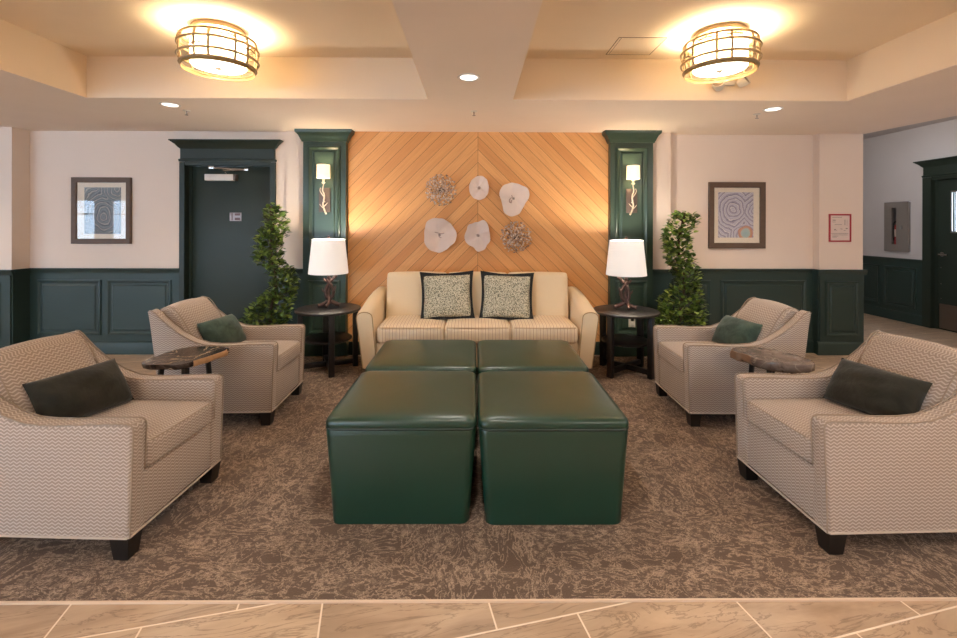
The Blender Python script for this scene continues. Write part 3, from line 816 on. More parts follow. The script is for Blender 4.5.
# ------------------------------------------------------------------ table lamps
def smooth_path(P, n=6):
    P = [Vector(p) for p in P]; out = []
    for i in range(len(P) - 1):
        p0, p1, p2, p3 = P[max(i - 1, 0)], P[i], P[i + 1], P[min(i + 2, len(P) - 1)]
        for k in range(n):
            t = k / n
            out.append(0.5 * ((2 * p1) + (-p0 + p2) * t + (2 * p0 - 5 * p1 + 4 * p2 - p3) * t * t + (-p0 + 3 * p1 - 3 * p2 + p3) * t ** 3))
    out.append(P[-1]); return out
def branch(mb, P, r0, r1, n=8, seed=0, lump=0.18, thick=1.45):
    rnd = random.Random(seed); q = smooth_path(P); m = len(q)
    rr = [(r0 + (r1 - r0) * i / (m - 1)) * (1 + lump * (rnd.random() - .5) * 2) for i in range(m)]
    mb.tube(q, [r * thick for r in rr], n)
def table_lamp(loc, mirror, label):
    L = thing('table_lamp', label, 'lamp', loc, group='branch table lamps')
    s = mirror
    b = MB()
    branch(b, [(-s * .095, -.03, .010), (-s * .05, -.01, .022), (0, 0, .055), (s * .035, .01, .10), (s * .045, .005, .16), (s * .015, 0, .22), (-s * .02, -.005, .27)], .013, .010, 8, 1)
    branch(b, [(s * .105, .02, .010), (s * .06, .015, .028), (s * .01, .005, .06), (-s * .022, -.01, .11), (-s * .018, -.01, .17), (s * .005, 0, .225), (s * .05, .01, .275), (s * .075, .01, .300)], .014, .010, 8, 2)
    branch(b, [(0, -.075, .010), (.01, -.04, .03), (.012, -.01, .07), (-.005, .012, .13), (.012, .012, .20), (.0, .0, .29)], .012, .010, 8, 3)
    branch(b, [(-s * .02, -.01, .13), (-s * .045, -.02, .15), (-s * .055, -.022, .175)], .008, .004, 6, 4)
    branch(b, [(s * .043, .005, .15), (s * .065, -.005, .175), (s * .07, -.01, .20)], .008, .004, 6, 5)
    branch(b, [(s * .01, 0, .22), (-s * .03, -.01, .25), (-s * .045, -.01, .275)], .008, .005, 6, 6)
    build('branch_base', b, M_BRONZE, L, 60)
    st = build('stem', MB().lathe([(.008, .27), (.008, .41), (.016, .41), (.016, .46), (0, .46)], 12), M_BRONZE, L)
    h = MB().lathe([(.004, .45), (.004, .662), (.011, .664), (.014, .675), (.009, .687), (0, .690)], 12)
    build('finial', h, M_BRONZE, L)
    zt, zb = .651, .320
    prof = [(.187, zb), (.1875, zb + .004), (.1545, zt - .004), (.154, zt), (.152, zt), (.185, zb + .003), (.185, zb)]
    sh = build('lamp_shade', MB().lathe(prof, 48, cap0=False, cap1=False), M_SHADE, L, 30)
    sp = MB()
    for k in range(3):
        a = 2.09 * k + .4; sp.tube([(0, 0, zt - .012), (.152 * math.cos(a), .152 * math.sin(a), zt - .006)], .0025, 6)
    build('spider', sp, M_BRONZE, sh)
    build('bulb', MB().lathe([(0, .455), (.014, .46), (.018, .48), (.03, .51), (.032, .53), (.024, .553), (0, .565)], 16), m_emit('lamp_bulb', (1, .9, .75), 6), L)
    lamp('POINT', (loc[0], loc[1], loc[2] + .61), LAMP_W, LAMPC, .03)
    return L
table_lamp((-1.424, 4.39, .606), 1, 'lit table lamp with white shade and branch base on the left end table')
table_lamp((1.446, 4.29, .606), -1, 'lit table lamp with white shade and branch base on the right end table')

# ------------------------------------------------------------------ spiral topiaries
def m_leaf():
    k = Nodes('boxwood_leaf'); g = k.n('ShaderNodeNewGeometry')
    col = k.ramp(g.outputs['Random Per Island'], [(0, lin((48, 66, 28))), (.45, lin((84, 110, 46))), (.8, lin((132, 154, 66))), (1, lin((176, 192, 98)))])
    k.principled(col, 0.42, 0, 0.5)
    return k.m
M_LEAF = m_leaf()
M_STEM = simple('brown_stem', (70, 54, 40), .8)
M_POT = simple('dark_planter', (44, 42, 40), .45)
M_SOIL = simple('soil', (46, 36, 28), .95)
def topiary(loc, rows, label, seed, ncount):
    """rows: (height, side offset, radius)"""
    P = thing('topiary_plant', label, 'plant', loc, group='spiral topiary plants')
    rnd = random.Random(seed)
    build('planter', MB().lathe([(.0, 0), (.13, 0), (.17, .26), (.18, .27), (.18, .30), (.165, .30), (.155, .26), (0, .26)], 28), M_POT, P)
    build('soil', MB().lathe([(0, .262), (.155, .262), (.155, .27), (0, .275)], 24), M_SOIL, P)
    stem = [(0, 0, .26)] + [(dx * .4, 0, h) for h, dx, r in rows]
    build('stem', MB().tube(smooth_path(stem, 3), .013, 6), M_STEM, P)
    vol = [r for h, dx, r in rows]
    t = bmesh.new()
    hs = [r[0] for r in rows]
    def at(h):
        for i in range(len(rows) - 1):
            if rows[i][0] <= h <= rows[i + 1][0]:
                f = (h - rows[i][0]) / (rows[i + 1][0] - rows[i][0]); return [rows[i][k] + (rows[i + 1][k] - rows[i][k]) * f for k in (1, 2)]
        return rows[-1][1:]
    n = 0
    while n < ncount:
        h = rnd.uniform(hs[0], hs[-1]); dx, rad = at(h)
        if rnd.random() > rad / max(vol): continue
        n += 1
        a = rnd.uniform(0, 2 * math.pi); q = rad * math.sqrt(rnd.uniform(.25, 1.0))
        # the spiral winds round the stem: push in depth with height too
        c = Vector((dx + q * math.cos(a), q * math.sin(a) + .06 * math.sin(h * 9 + 1), h + rnd.uniform(-.02, .02)))
        out = Vector((math.cos(a), math.sin(a), rnd.uniform(-.1, 1.0))).normalized()
        d = (out + Vector((rnd.uniform(-.7, .7), rnd.uniform(-.7, .7), rnd.uniform(-.5, .7)))).normalized()
        sd = d.cross(Vector((rnd.uniform(-.4, .4), rnd.uniform(-.4, .4), 1))).normalized(); up = sd.cross(d).normalized()
        ln = rnd.uniform(.040, .066); w = ln * rnd.uniform(.36, .48)
        v = [c, c + d * ln * .3 + sd * w * .85 + up * w * .25, c + d * ln * .65 + sd * w * .8 + up * w * .2, c + d * ln - up * .004, c + d * ln * .65 - sd * w * .8 + up * w * .2, c + d * ln * .3 - sd * w * .85 + up * w * .25, c + d * ln * .33, c + d * ln * .66]
        V = [t.verts.new(p) for p in v]
        for f in ((0, 1, 6), (1, 2, 7, 6), (2, 3, 7), (0, 6, 5), (5, 6, 7, 4), (4, 7, 3)): t.faces.new([V[i] for i in f])
    tw = bmesh.new()
    fo = build('foliage', MB().merge(t), M_LEAF, P, 60)
    tb = MB()
    for i in range(70):
        h = rnd.uniform(hs[0], hs[-1]); dx, rad = at(h); a = rnd.uniform(0, 6.28)
        tb.tube([(dx * .4, 0, h - .04), (dx + rad * .9 * math.cos(a), rad * .9 * math.sin(a), h + .01)], .003, 4)
    tw_ = build('twigs', tb, M_STEM, P); tw_['kind'] = 'stuff'
    tw.free()
    return P
kk = 4.45 / 450
rowsL = [(.30, -.03, .20), (.46, -.02, .21), (.56, .0, .19), (.65, .05, .15), (.75, .11, .115), (.85, .11, .115), (.94, .10, .12), (1.03, .0, .12), (1.12, .01, .12), (1.22, .0, .125), (1.32, .02, .125), (1.42, .03, .105), (1.52, .0, .075), (1.575, -.01, .025)]
topiary((-2.01, 4.45, G), rowsL, 'spiral topiary plant left of the sofa, in front of the green door', 5, 1500)
rowsR = [(.30, -.03, .23), (.42, -.03, .23), (.54, -.01, .225), (.66, .02, .19), (.74, .07, .14), (.80, .09, .115), (.89, .07, .115), (.97, .01, .12), (1.05, -.03, .125), (1.14, -.06, .125), (1.24, -.06, .125), (1.34, .0, .135), (1.44, .05, .13), (1.52, .08, .075)]
topiary((2.045, 4.45, G), rowsR, 'spiral topiary plant right of the sofa, in front of the green wainscot', 9, 1750)

# ------------------------------------------------------------------ petrified slab side tables between the armchairs
def slab_table(loc, outline, th, mat, edge_mat, edge_rng, legs, label, seed):
    S = thing('slab_side_table', label, 'side table', loc, group='stone slab side tables')
    rnd = random.Random(seed)
    pts = [Vector((x * .92, y * .92, 0)) for x, y in outline]; P = []
    m = len(pts)
    for i in range(m):
        a, b, c, d = pts[i - 1], pts[i], pts[(i + 1) % m], pts[(i + 2) % m]
        for k in range(4):
            t = k / 4
            q = 0.5 * ((2 * b) + (-a + c) * t + (2 * a - 5 * b + 4 * c - d) * t * t + (-a + 3 * b - 3 * c + d) * t ** 3)
            P.append(q + Vector((rnd.uniform(-.007, .007), rnd.uniform(-.007, .007), 0)))
    z1 = .575; z0 = z1 - th
    rings = [[(p.x * .90, p.y * .90, z0) for p in P], [(p.x * .985 + rnd.uniform(-.004, .004), p.y * .985, z0 + th * .25) for p in P], [(p.x, p.y, z1 - th * .22) for p in P], [(p.x * .985, p.y * .985, z1) for p in P]]
    top = build('slab_top', MB().rings(rings), mat, S, 50)
    # rough bark on part of the rim
    e = MB(); i0, i1 = edge_rng; rr = []
    for i in range(i0, i1 + 1):
        p = P[i % len(P)]; j = rnd.uniform(.985, 1.05)
        rr.append([(p.x * .93, p.y * .93, z0 + .002), (p.x * j, p.y * j, z0 + th * rnd.uniform(.05, .4)), (p.x * (j + .012), p.y * (j + .012), z0 + th * rnd.uniform(.5, .7)), (p.x * (j - .02), p.y * (j - .02), z1 + .0015), (p.x * .955, p.y * .955, z1 + .0015)])
    e.rings(rr)
    tag(build('live_edge', e, edge_mat, top, 20), 'rough tan bark edge')
    for (x, y) in legs:
        build('leg', MB().tube([(x * .72, y * .72, z0 + .002), (x, y, 0)], [.017, .010], 8), M_LEG, S)
    return S
M_SLABL = m_slab('dark_petrified_wood', (34, 26, 22), (58, 46, 40), (86, 72, 64), (205, 180, 150), 3)
M_SLABR = m_slab('grey_brown_petrified_stone', (74, 62, 56), (112, 98, 90), (132, 118, 108), (150, 138, 126), 7)
M_BARKR = simple('brown_stone_rim', (134, 104, 80), .7, 0, .3, .4, 30, .6)
M_BARK = simple('tan_bark_edge', (178, 138, 98), .8, 0, .3, .35, 30, .6)
slab_table((-1.80, 2.815, G), [(-.20, -.10), (-.15, -.185), (.0, -.205), (.10, -.19), (.15, -.09), (.205, .12), (.17, .20), (.04, .23), (-.10, .235), (-.165, .15), (-.19, .02)], .035, M_SLABL, M_BARK, (15, 21),
           [(-.12, -.12), (.08, -.11), (.12, .12), (-.10, .14)], 'dark polished stone slab table with tan bark edge between the two left armchairs', 2)
slab_table((1.868, 2.81, G), [(-.20, .13), (-.165, .02), (-.135, -.11), (-.04, -.185), (.09, -.19), (.165, -.17), (.205, -.06), (.17, .06), (.12, .17), (.02, .225), (-.12, .22)], .055, M_SLABR, M_BARKR, (-2, 5),
           [(-.09, -.10), (.11, -.10), (.08, .12), (-.10, .12)], 'grey brown stone slab table between the two right armchairs', 4)

# ------------------------------------------------------------------ wall ornaments on the timber wall
M_STAMEN = simple('ceramic_stamen', (178, 158, 150), .5)
M_PLATE = simple('matt_ceramic', (224, 208, 198), .5, 0, .4, .06, 14, .15)
def flower_plate(x, z, rx, rz, rot, lobes, label, seed, style):
    P = thing('wall_plate', label, 'wall ornament', (x, YW, z), group='pale ceramic flower plates on the timber wall')
    rnd = random.Random(seed); ph = [rnd.uniform(0, 6.28) for _ in range(5)]
    n, m = 64, 12; front = []; back = []
    def pt(i, k, off):
        th = 2 * math.pi * k / n; f = i / m
        w = 1 + sum(a * math.cos(l * (th - p)) for (l, a, p) in lobes)
        w += .012 * math.sin(11 * th + ph[0]) * f
        r_ = f * w; xx = r_ * rx * math.cos(th); zz = r_ * rz * math.sin(th)
        c, s_ = math.cos(R(rot)), math.sin(R(rot)); X, Z = xx * c - zz * s_, xx * s_ + zz * c
        dish = .018 + .034 * f ** 1.6 + .016 * math.sin(3 * th + ph[1]) * f ** 1.6 + .004 * math.sin(7 * th + 4 * f + ph[2]) * f
        return (X, -dish + off, Z)
    mb = MB()
    mb.rings([[pt(i, k, 0) for k in range(n)] for i in range(m, 0, -1)] , cap0=False, cap1=True)
    mb.rings([[pt(i, k, .007) for k in range(n)] for i in range(m, 0, -1)], cap0=False, cap1=True)
    mb.rings([[pt(m, k, 0) for k in range(n)], [pt(m, k, .007) for k in range(n)]], cap0=False, cap1=False)
    pl = build('dish', mb, M_PLATE, P, 60)
    s = MB()
    if style == 'curl':
        branch(s, [(-.02, -.03, -.02), (-.03, -.04, -.045), (-.045, -.045, -.03), (-.035, -.045, 0), (-.015, -.04, .01), (-.02, -.035, .035)], .006, .004, 6, seed)
    elif style == 'crease':
        branch(s, [(-.05, -.026, .03), (-.01, -.022, .02), (.02, -.024, .012), (.05, -.032, .02)], .004, .003, 6, seed)
        branch(s, [(-.01, -.022, .01), (0, -.024, -.02), (.02, -.026, -.03)], .004, .003, 6, seed)
    else:
        branch(s, [(-.008, -.02, -.012), (-.01, -.035, .006), (0, -.04, .012), (.01, -.035, .004), (.008, -.02, -.012)], .005, .004, 6, seed)
    build('stamen', s, M_STAMEN, P, 60)
    build('hanger', MB().box(-.012, .012, -.020, 0, -.012, .012), M_STEEL, P)
flower_plate(.043, 1.797, .104, .132, 4, [(2, .03, .4), (3, .02, 1)], 'small oval pale plate at top centre of the timber wall group', 1, 'nub')
flower_plate(.414, 1.686, .150, .180, -8, [(3, .11, 2.6), (5, .035, .4)], 'three-lobed pale plate at upper right of the timber wall group', 2, 'curl')
flower_plate(-.382, 1.292, .168, .190, 8, [(3, .06, 2.0), (2, .03, 0), (5, .025, 1)], 'largest pale plate, lower left of the timber wall group above the sofa', 3, 'crease')
flower_plate(.033, 1.287, .135, .160, 5, [(3, .07, .9), (5, .06, 2.2), (2, .02, .5), (9, .02, 1)], 'ragged pale plate at lower centre of the timber wall group', 4, 'nub')

def m_bead():
    k = Nodes('mother_of_pearl_bead'); g = k.n('ShaderNodeNewGeometry')
    col = k.ramp(g.outputs['Random Per Island'], [(0, lin((140, 110, 92))), (.3, lin((190, 164, 146))), (.7, lin((216, 194, 174))), (1, lin((244, 222, 190)))])
    k.principled(col, .3, .25, .6); return k.m
M_BEAD = m_bead()
def bead_burst(x, z, rad, label, seed):
    P = thing('bead_ornament', label, 'wall ornament', (x, YW, z), group='round beaded ornaments on the timber wall')
    rnd = random.Random(seed); b = MB(); w = MB()
    build('hub', MB().lathe([(0, 0), (.03, 0), (.03, .015), (0, .018)], 16, mat=Matrix.Rotation(R(90), 4, 'X')), M_TAUPEMETAL, P)
    for i in range(210):
        f = math.sqrt((i + .5) / 210); a = i * 2.39996 + rnd.uniform(-.15, .15)
        r_ = f * rad * rnd.uniform(.93, 1.03); c = Vector((r_ * math.cos(a), -.03 - .022 * math.cos(f * 1.5) - rnd.uniform(0, .012), r_ * math.sin(a)))
        s = rnd.uniform(.008, .0135)
        nrm = Vector((math.cos(a) * f * .8 + rnd.uniform(-.5, .5), -1, math.sin(a) * f * .8 + rnd.uniform(-.5, .5))).normalized()
        q = nrm.to_track_quat('Z', 'Y').to_matrix().to_4x4()
        b.lathe([(0, -.0025), (s * .8, -.002), (s, 0), (s * .8, .002), (0, .0025)], 7, mat=Matrix.Translation(c) @ q)
        if i % 6 == 0: w.tube([(0, -.014, 0), c + Vector((0, .003, 0))], .0014, 4)
    bc = build('bead_cluster', b, M_BEAD, P, 40); bc['kind'] = 'stuff'
    ws = build('wire_spray', w, M_TAUPEMETAL, P); ws['kind'] = 'stuff'
bead_burst(-.366, 1.776, .172, 'round beaded burst ornament at upper left of the timber wall group', 11)
bead_burst(.442, 1.274, .170, 'round beaded burst ornament at lower right of the timber wall group', 12)

# ------------------------------------------------------------------ framed prints
def framed(loc_x0, x1, z0, z1, y, mat_in, art, M_art, label):
    cx, cz = (loc_x0 + x1) / 2, (z0 + z1) / 2; w, h = (x1 - loc_x0) / 2, (z1 - z0) / 2
    P = thing('framed_print', label, 'picture', (cx, y, cz), group='framed agate prints')
    rings = lambda a, b: None
    fr = MB(); prof = [(0, 0), (0, .026), (.006, .030), (mat_in - .006, .026), (mat_in, .020), (mat_in, .008)]
    fr.moulding(-w, w, -h, h, 0, prof, fill=False)
    build('picture_frame', fr, M_FRAME, P, 30)
    a0, a1, b0, b1 = art
    mt = MB(); i = mat_in - .002
    mt.box(-w + i, w - i, -.010, -.002, -h + i, h - i)
    build('mat_board', mt, M_MAT, P)
    build('print', MB().box(a0 - cx, a1 - cx, -.0115, -.0102, b0 - cz, b1 - cz), M_art, P)
    build('glazing', MB().box(-w + i, w - i, -.0165, -.0150, -h + i, h - i), M_PGLASS, P)
M_AG1 = m_agate('agate_print_grey_teal', [(0, lin((66, 82, 98))), (.3, lin((140, 150, 156))), (.55, lin((92, 104, 116))), (.8, lin((188, 184, 176))), (1, lin((72, 88, 106)))], [(.02, -.06, 1, .8), (-.17, -.28, 1, 1), (.16, .24, 1.2, 1)], 24, 2.0)
M_AG2 = m_agate('agate_print_violet', [(0, lin((120, 114, 150))), (.22, lin((216, 212, 222))), (.45, lin((176, 174, 192))), (.6, lin((238, 232, 230))), (.8, lin((96, 92, 126))), (1, lin((196, 190, 202)))], [(-.04, .06, 1, .85), (.20, .05, 1.1, .9), (.09, -.24, 1.2, 1.2)], 26, 5.0, (.10, -.20))
framed(-4.338, -3.703, 1.187, 1.902, YL, .055, (-4.206, -3.815, 1.294, 1.795), M_AG1, 'framed grey blue agate print on the cream wall left of the green door')
framed(2.576, 3.201, 1.150, 1.880, YR, .060, (2.683, 3.073, 1.268, 1.768), M_AG2, 'framed violet agate print on the cream wall right of the topiary')

# ------------------------------------------------------------------ notice, extinguisher cabinet, outlets
N_ = thing('evacuation_notice', 'small red framed notice on the right wall column', 'sign', (3.967, 4.865, 1.378))
build('notice_frame', MB().rings([[(-.121 + a, -h, -.152 + a), (.121 - a, -h, -.152 + a), (.121 - a, -h, .152 - a), (-.121 + a, -h, .152 - a)] for a, h in ((0, 0), (0, .010), (.004, .013), (.014, .012), (.017, .005))], cap0=False, cap1=False), M_RED, N_, 30)
build('paper', MB().box(-.106, .106, -.006, -.001, -.137, .137), M_PAPER, N_)
ink = MB()
rl = random.Random(4)
for (a, b, z) in ((-.085, .02, .112), (-.085, -.05, .085), (-.08, -.045, .078), (-.085, -.05, .062), (-.06, .02, .034), (-.095, .09, -.062), (-.09, .085, -.078), (-.085, -.02, -.092), (-.085, -.035, -.102)):
    ink.box(a, b, -.0066, -.006, z, z + .004)
for (a, b, z0, z1) in ((.05, .056, .03, .09), (.075, .078, .02, .09), (.062, .082, -.012, 0), (-.065, -.045, -.02, -.012), (-.06, -.055, -.03, -.012), (-.05, -.035, -.03, -.026), (.0, .02, -.012, -.008), (.02, .024, -.02, -.008), (.04, .06, -.03, -.026)):
    ink.box(a, b, -.0066, -.006, z0, z1)
build('printed_plan', ink, M_INK, N_)

XB = XC - .12
C_ = thing('extinguisher_cabinet', 'grey metal fire extinguisher cabinet on the corridor wall', 'cabinet', (XC, 6.63, 1.028))
cb = MB().box(.088, .1, -.183, .183, 0, .722).box(-.02, .1, -.183, -.171, 0, .722).box(-.02, .1, .171, .183, 0, .722).box(-.02, .1, -.183, .183, 0, .012).box(-.02, .1, -.183, .183, .71, .722)
build('cabinet_box', cb, M_CABINET, C_)
dr = MB().box(-.036, -.02, -.19, -.005, -.006, .728).box(-.036, -.02, .07, .19, -.006, .728).box(-.036, -.02, -.005, .07, -.006, .10).box(-.036, -.02, -.005, .07, .64, .728)
dd = build('door', dr, M_CABINET, C_)
build('pane', MB().box(-.028, -.025, -.005, .07, .10, .64), M_GLASS, dd)
build('handle', MB().box(-.046, -.035, -.105, -.090, .33, .38, .003), M_CHROME, dd)
E_ = thing('fire_extinguisher', 'red fire extinguisher behind the slot of the grey corridor cabinet', 'fire extinguisher', (XC + .032, 6.665, 1.042))
build('cylinder', MB().lathe([(0, .0), (.040, .0), (.043, .01), (.043, .34), (.036, .375), (.016, .39), (0, .39)], 20), M_REDX, E_)
build('label_band', MB().lathe([(.0436, .20), (.0436, .31)], 20, cap0=False, cap1=False), M_PAPER, E_)
build('valve', MB().lathe([(.014, .39), (.014, .42), (.02, .42), (.02, .44), (0, .44)], 12).box(-.012, .012, -.04, .03, .44, .452).box(-.012, .012, -.045, .02, .462, .472), M_STEEL, E_)
build('hose', MB().tube(smooth_path([(0, .01, .43), (-.02, .045, .40), (-.025, .052, .25), (-.02, .05, .14)]), .008, 6), M_DARK, E_)

def outlet(x, z, label):
    O = thing('wall_outlet', label, 'outlet', (x, 4.79 - .014, z), group='pilaster outlets')
    build('cover_plate', MB().box(-.036, .036, -.007, .001, -.058, .058, .003), M_WHITE, O)
    build('plug', MB().box(-.016, .016, -.04, -.006, -.035, -.005, .004), M_WHITE, O)
    build('plug', MB().box(-.014, .014, -.028, -.006, .012, .036, .004), M_DARK, O)
outlet(-1.572, .40, 'white outlet with plugs low on the left green pilaster, behind the left end table')
outlet(1.671, .375, 'white outlet with plugs low on the right green pilaster, behind the right end table')

# ------------------------------------------------------------------ wall sconces
def sconce(x, s, label):
    branch = lambda *a: globals()['branch'](*a, thick=.85)
    S = thing('wall_sconce', label, 'wall lamp', (x, 4.79 - .014, 1.66), group='branch wall sconces')
    build('backplate', MB().box(-.058, .058, -.018, .0, -.128, .128, .004), M_TAUPEMETAL, S)
    b = MB()
    branch(b, [(s * .028, -.045, -.15), (s * .005, -.04, -.10), (-s * .008, -.042, -.05), (s * .004, -.05, .0), (s * .012, -.06, .05), (s * .0, -.075, .10), (s * .012, -.085, .155), (s * .012, -.09, .17)], .011, .007, 8, 21)
    branch(b, [(s * .0, -.04, -.09), (-s * .025, -.05, -.065), (-s * .04, -.05, -.045)], .007, .003, 6, 22)
    branch(b, [(s * .0, -.042, -.07), (s * .025, -.05, -.05), (s * .045, -.055, -.03)], .007, .003, 6, 23)
    branch(b, [(s * .008, -.055, .03), (-s * .02, -.06, .07), (-s * .032, -.065, .10), (-s * .02, -.07, .125)], .007, .003, 6, 24)
    build('branch_arm', b, M_SILVERBR, S, 60)
    build('arm_mount', MB().tube([(0, -.012, -.02), (s * .002, -.05, -.01)], .008, 8), M_SILVERBR, S)
    build('candle_cup', MB().lathe([(0, .165), (.012, .165), (.022, .178), (.012, .182), (.012, .215), (0, .215)], 16, (s * .012, -.09, 0)), M_SILVERBR, S)
    zb, zt, r_ = .222, .362, .068
    sh = build('lamp_shade', MB().lathe([(r_, zb), (r_ - .003, zt), (r_ - .005, zt), (r_ - .002, zb)], 32, (s * .012, -.09, 0), cap0=False, cap1=False), M_SCSHADE, S, 30)
    sp = MB()
    for k in range(3):
        a = 2.094 * k; sp.tube([(s * .012, -.09, zb + .02), (s * .012 + (r_ - .003) * math.cos(a), -.09 + (r_ - .003) * math.sin(a), zb + .02)], .002, 5)
    sp.tube([(s * .012, -.09, .21), (s * .012, -.09, zb + .03)], .004, 6)
    build('spider', sp, M_SILVERBR, sh)
    lamp('POINT', (x + s * .012, 4.776 - .09, 1.66 + .30), SCONCE_W, (1, .80, .52), .02)
sconce(-1.588, 1, 'lit branch wall sconce on the left green pilaster')
sconce(1.662, -1, 'lit branch wall sconce on the right green pilaster')

# ------------------------------------------------------------------ ceiling drum lights
def make_drum_light(loc, rz, label):
    D = thing('ceiling_light', label, 'ceiling light', loc, rz, 'caged ceiling drum lights')
    build('canopy', MB().lathe([(.0, 0), (.178, 0), (.182, -.006), (.180, -.034), (.168, -.040), (0, -.040)], 40), M_GOLD, D)
    st = MB()
    for k in range(3):
        a = 2.094 * k + .5; st.tube([(.14 * math.cos(a), .14 * math.sin(a), -.038), (.14 * math.cos(a), .14 * math.sin(a), -.092), (.245 * math.cos(a), .245 * math.sin(a), -.092)], .005, 6)
    build('bracket', st, M_GOLD, D)
    dr = MB().lathe([(.187, -.098), (.190, -.098), (.190, -.288), (.187, -.288)], 48, cap0=False, cap1=False)
    build('drum_shade', dr, M_DRUM, D, 30)
    df = build('diffuser', MB().lathe([(0, -.289), (.184, -.289), (.184, -.295), (0, -.302)], 40), M_DIFF, D, 30)
    fn = MB().lathe([(0, -.301), (.012, -.302), (.014, -.312), (.006, -.320), (0, -.322)], 12)
    for k in range(5):
        a = 1.256 * k; fn.tube([(.01 * math.cos(a), .01 * math.sin(a), -.306), (.045 * math.cos(a), .045 * math.sin(a), -.304)], [.006, .002], 6)
    build('finial', fn, M_GOLD, df)
    for (r_, z) in ((.252, -.088), (.270, -.150), (.270, -.238), (.254, -.298)):
        n = 56
        build('cage_ring', MB().tube([(r_ * math.cos(2 * math.pi * k / n), r_ * math.sin(2 * math.pi * k / n), z) for k in range(n)], .0105, 6, loop=True), M_GOLD, D)
    build('glass_lip', MB().lathe([(.246, -.300), (.249, -.300), (.249, -.325), (.246, -.325)], 48, cap0=False, cap1=False), m_emit_lip, D, 30)
    for k in range(12):
        a = 2 * math.pi * (k // 2) / 6 + (.0 if k % 2 == 0 else .38) + .1
        c, s = math.cos(a), math.sin(a)
        build('cage_bar', MB().tube([(.250 * c, .250 * s, -.088), (.262 * c, .262 * s, -.150), (.262 * c, .262 * s, -.238), (.252 * c, .252 * s, -.300)], .0095, 6), M_GOLD, D)
    rnd = random.Random(7)
    for k in range(9):
        a = 2 * math.pi * k / 9 + .2; z = rnd.choice((-.12, -.185, -.21)); q = .268
        p = lambda da, dz, dr_=0: ((q + dr_) * math.cos(a + da), (q + dr_) * math.sin(a + da), z + dz)
        tw = MB().tube([p(-.22, 0), p(0, .004, .004), p(.2, -.002)], .006, 5).tube([p(-.02, .004), p(.06, .03, .01)], .003, 5).tube([p(-.1, 0), p(-.16, -.025, .01)], .003, 5).tube([p(.1, 0), p(.17, .022, .008)], .003, 5)
        build('twig', tw, M_GOLD, D)
    D.scale = (.90, .90, .87)
    lamp('POINT', (loc[0], loc[1], loc[2] - .165), FIX_W, WARM, .06)
    return D
k = Nodes('pale_frosted_lip'); k.principled(lin((170, 140, 86)), .35, 0, .4); m_emit_lip = k.m
make_drum_light((-1.758, 3.10, TZ), .3, 'lit caged drum ceiling light in the left ceiling tray')
make_drum_light((1.690, 3.10, TZ), .9, 'lit caged drum ceiling light in the right ceiling tray')

# ------------------------------------------------------------------ downlights, sprinklers, hatch, emergency light
def make_downlight(x, y, label, watts=DOWN_W):
    D = thing('downlight', label, 'downlight', (x, y, CZ), group='recessed downlights')
    build('trim_ring', MB().lathe([(.058, .0), (.078, .0), (.078, -.004), (.074, -.007), (.060, -.005), (.056, -.001)], 32, cap0=False, cap1=False), M_WHITE, D)
    build('lens', MB().lathe([(0, -.001), (.058, -.001), (.058, -.003), (0, -.004)], 28), M_DLENS, D)
    l = lamp('SPOT', (x, y, CZ - .02), watts, DOWNC, .05, angle=125, blend=.9)
make_downlight(-.045, 3.06, 'round lit downlight in the central ceiling beam')
make_downlight(-2.563, 3.80, 'round lit downlight in the left soffit above the green door')
make_downlight(2.563, 3.855, 'round lit downlight in the right soffit near the violet print')
for (x, y) in ((-.045, 1.25), (-2.4, .15), (2.4, .15), (-4.2, 2.0), (3.7, 2.0), (-.045, -.9), (-2.4, -2.0), (2.4, -2.0), (-5.6, 3.9), (-7.6, 2.0)):  # added out-of-view spots that fill the room evenly, no fittings
    lamp('SPOT', (x, y, CZ - .02), DOWN_W, DOWNC, .05, angle=125, blend=.9)
for p in ((1.7, -1.3), (-1.7, -1.3), (3.4, .6)): lamp('POINT', (*p, 2.25), 22, (1, .93, .85), .2)      # added fill lights out of view, no fittings modelled
lamp('POINT', (4.75, 5.9, 2.65), 10, (1, .93, .86), .15)  # added unseen light to brighten the corridor wall and cabinet
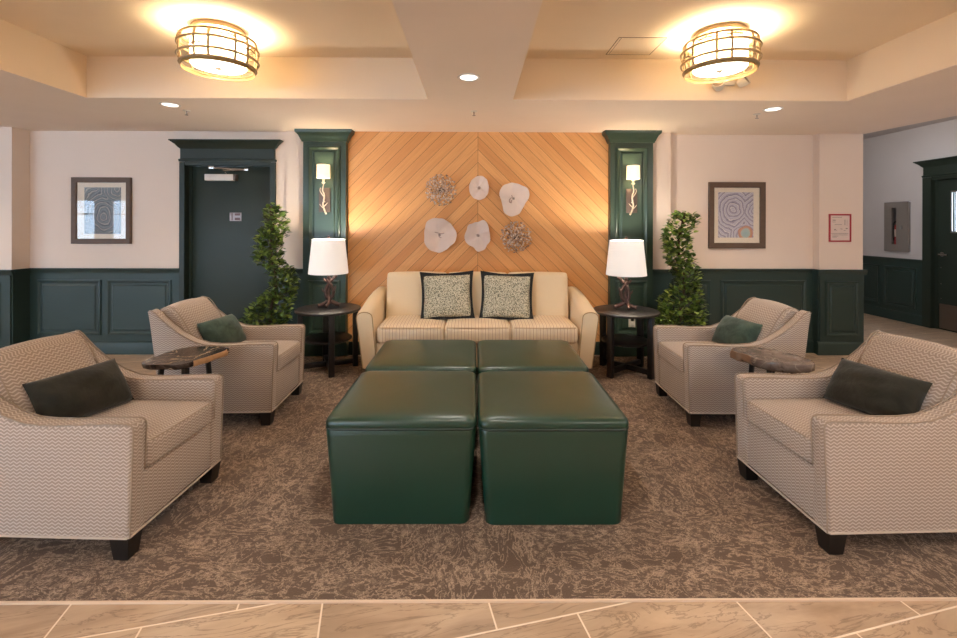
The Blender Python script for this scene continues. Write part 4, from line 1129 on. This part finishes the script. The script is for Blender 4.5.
lamp('POINT', (5.4, 2.2, 2.6), 8, (1, .93, .86), .15)  # another added corridor light, out of view

def sprinkler(x, y, label):
    S = thing('sprinkler_head', label, 'sprinkler', (x, y, CZ), group='ceiling sprinkler heads')
    build('escutcheon', MB().lathe([(.0, 0), (.032, 0), (.028, -.006), (.0, -.008)], 20), M_WHITE, S)
    build('deflector', MB().lathe([(.006, -.006), (.006, -.022), (.004, -.036), (.014, -.038), (.014, -.041), (0, -.041)], 12), M_STEEL, S)
sprinkler(-.012, 3.97, 'small sprinkler head on the ceiling in front of the timber wall')
sprinkler(-2.55, 3.995, 'small sprinkler head beside the left soffit downlight')
sprinkler(2.535, 4.03, 'small sprinkler head beside the right soffit downlight')

H_ = thing('ceiling_hatch', 'flush access hatch in the right ceiling tray beside the drum light', 'hatch', (1.19, 3.345, TZ))
hm = MB()
for (a, b, c_, d_) in ((-.172, -.168, -.16, .16), (.168, .172, -.16, .16), (-.172, .172, -.162, -.158), (-.172, .172, .158, .162), (-.152, -.149, -.15, .15)): hm.box(a, b, c_, d_, -.003, 0)
build('hatch_panel', MB().box(-.166, .166, -.157, .157, -.002, 0), M_TRAY, H_)
build('hatch_frame', hm, simple('hatch_shadow_gap', (128, 106, 84), .8), H_)

EM = thing('emergency_light', 'white twin head emergency light high on the right tray side', 'emergency light', (2.02, 3.602, 2.54))
build('base', MB().box(-.055, .055, -.03, .0, -.02, .05, .005), M_WHITE, EM)
for s in (-1, 1):
    m = Matrix.Translation((s * .095, -.055, -.03 + .03 * (s > 0))) @ Matrix.Rotation(R(s * 35), 4, 'Z') @ Matrix.Rotation(R(62), 4, 'X')
    hd = build('lamp_head', MB().lathe([(.0, -.035), (.030, -.035), (.043, .0), (.046, .035), (.042, .037), (.038, .03), (0, .028)], 20, mat=m), M_WHITE, EM)
    build('lamp_lens', MB().lathe([(0, .029), (.036, .031), (0, .034)], 16, mat=m), M_STEEL, hd)
    build('head_arm', MB().tube([(s * .04, -.02, -.0), (s * .085, -.045, -.02 + .03 * (s > 0))], .009, 6), M_WHITE, EM)
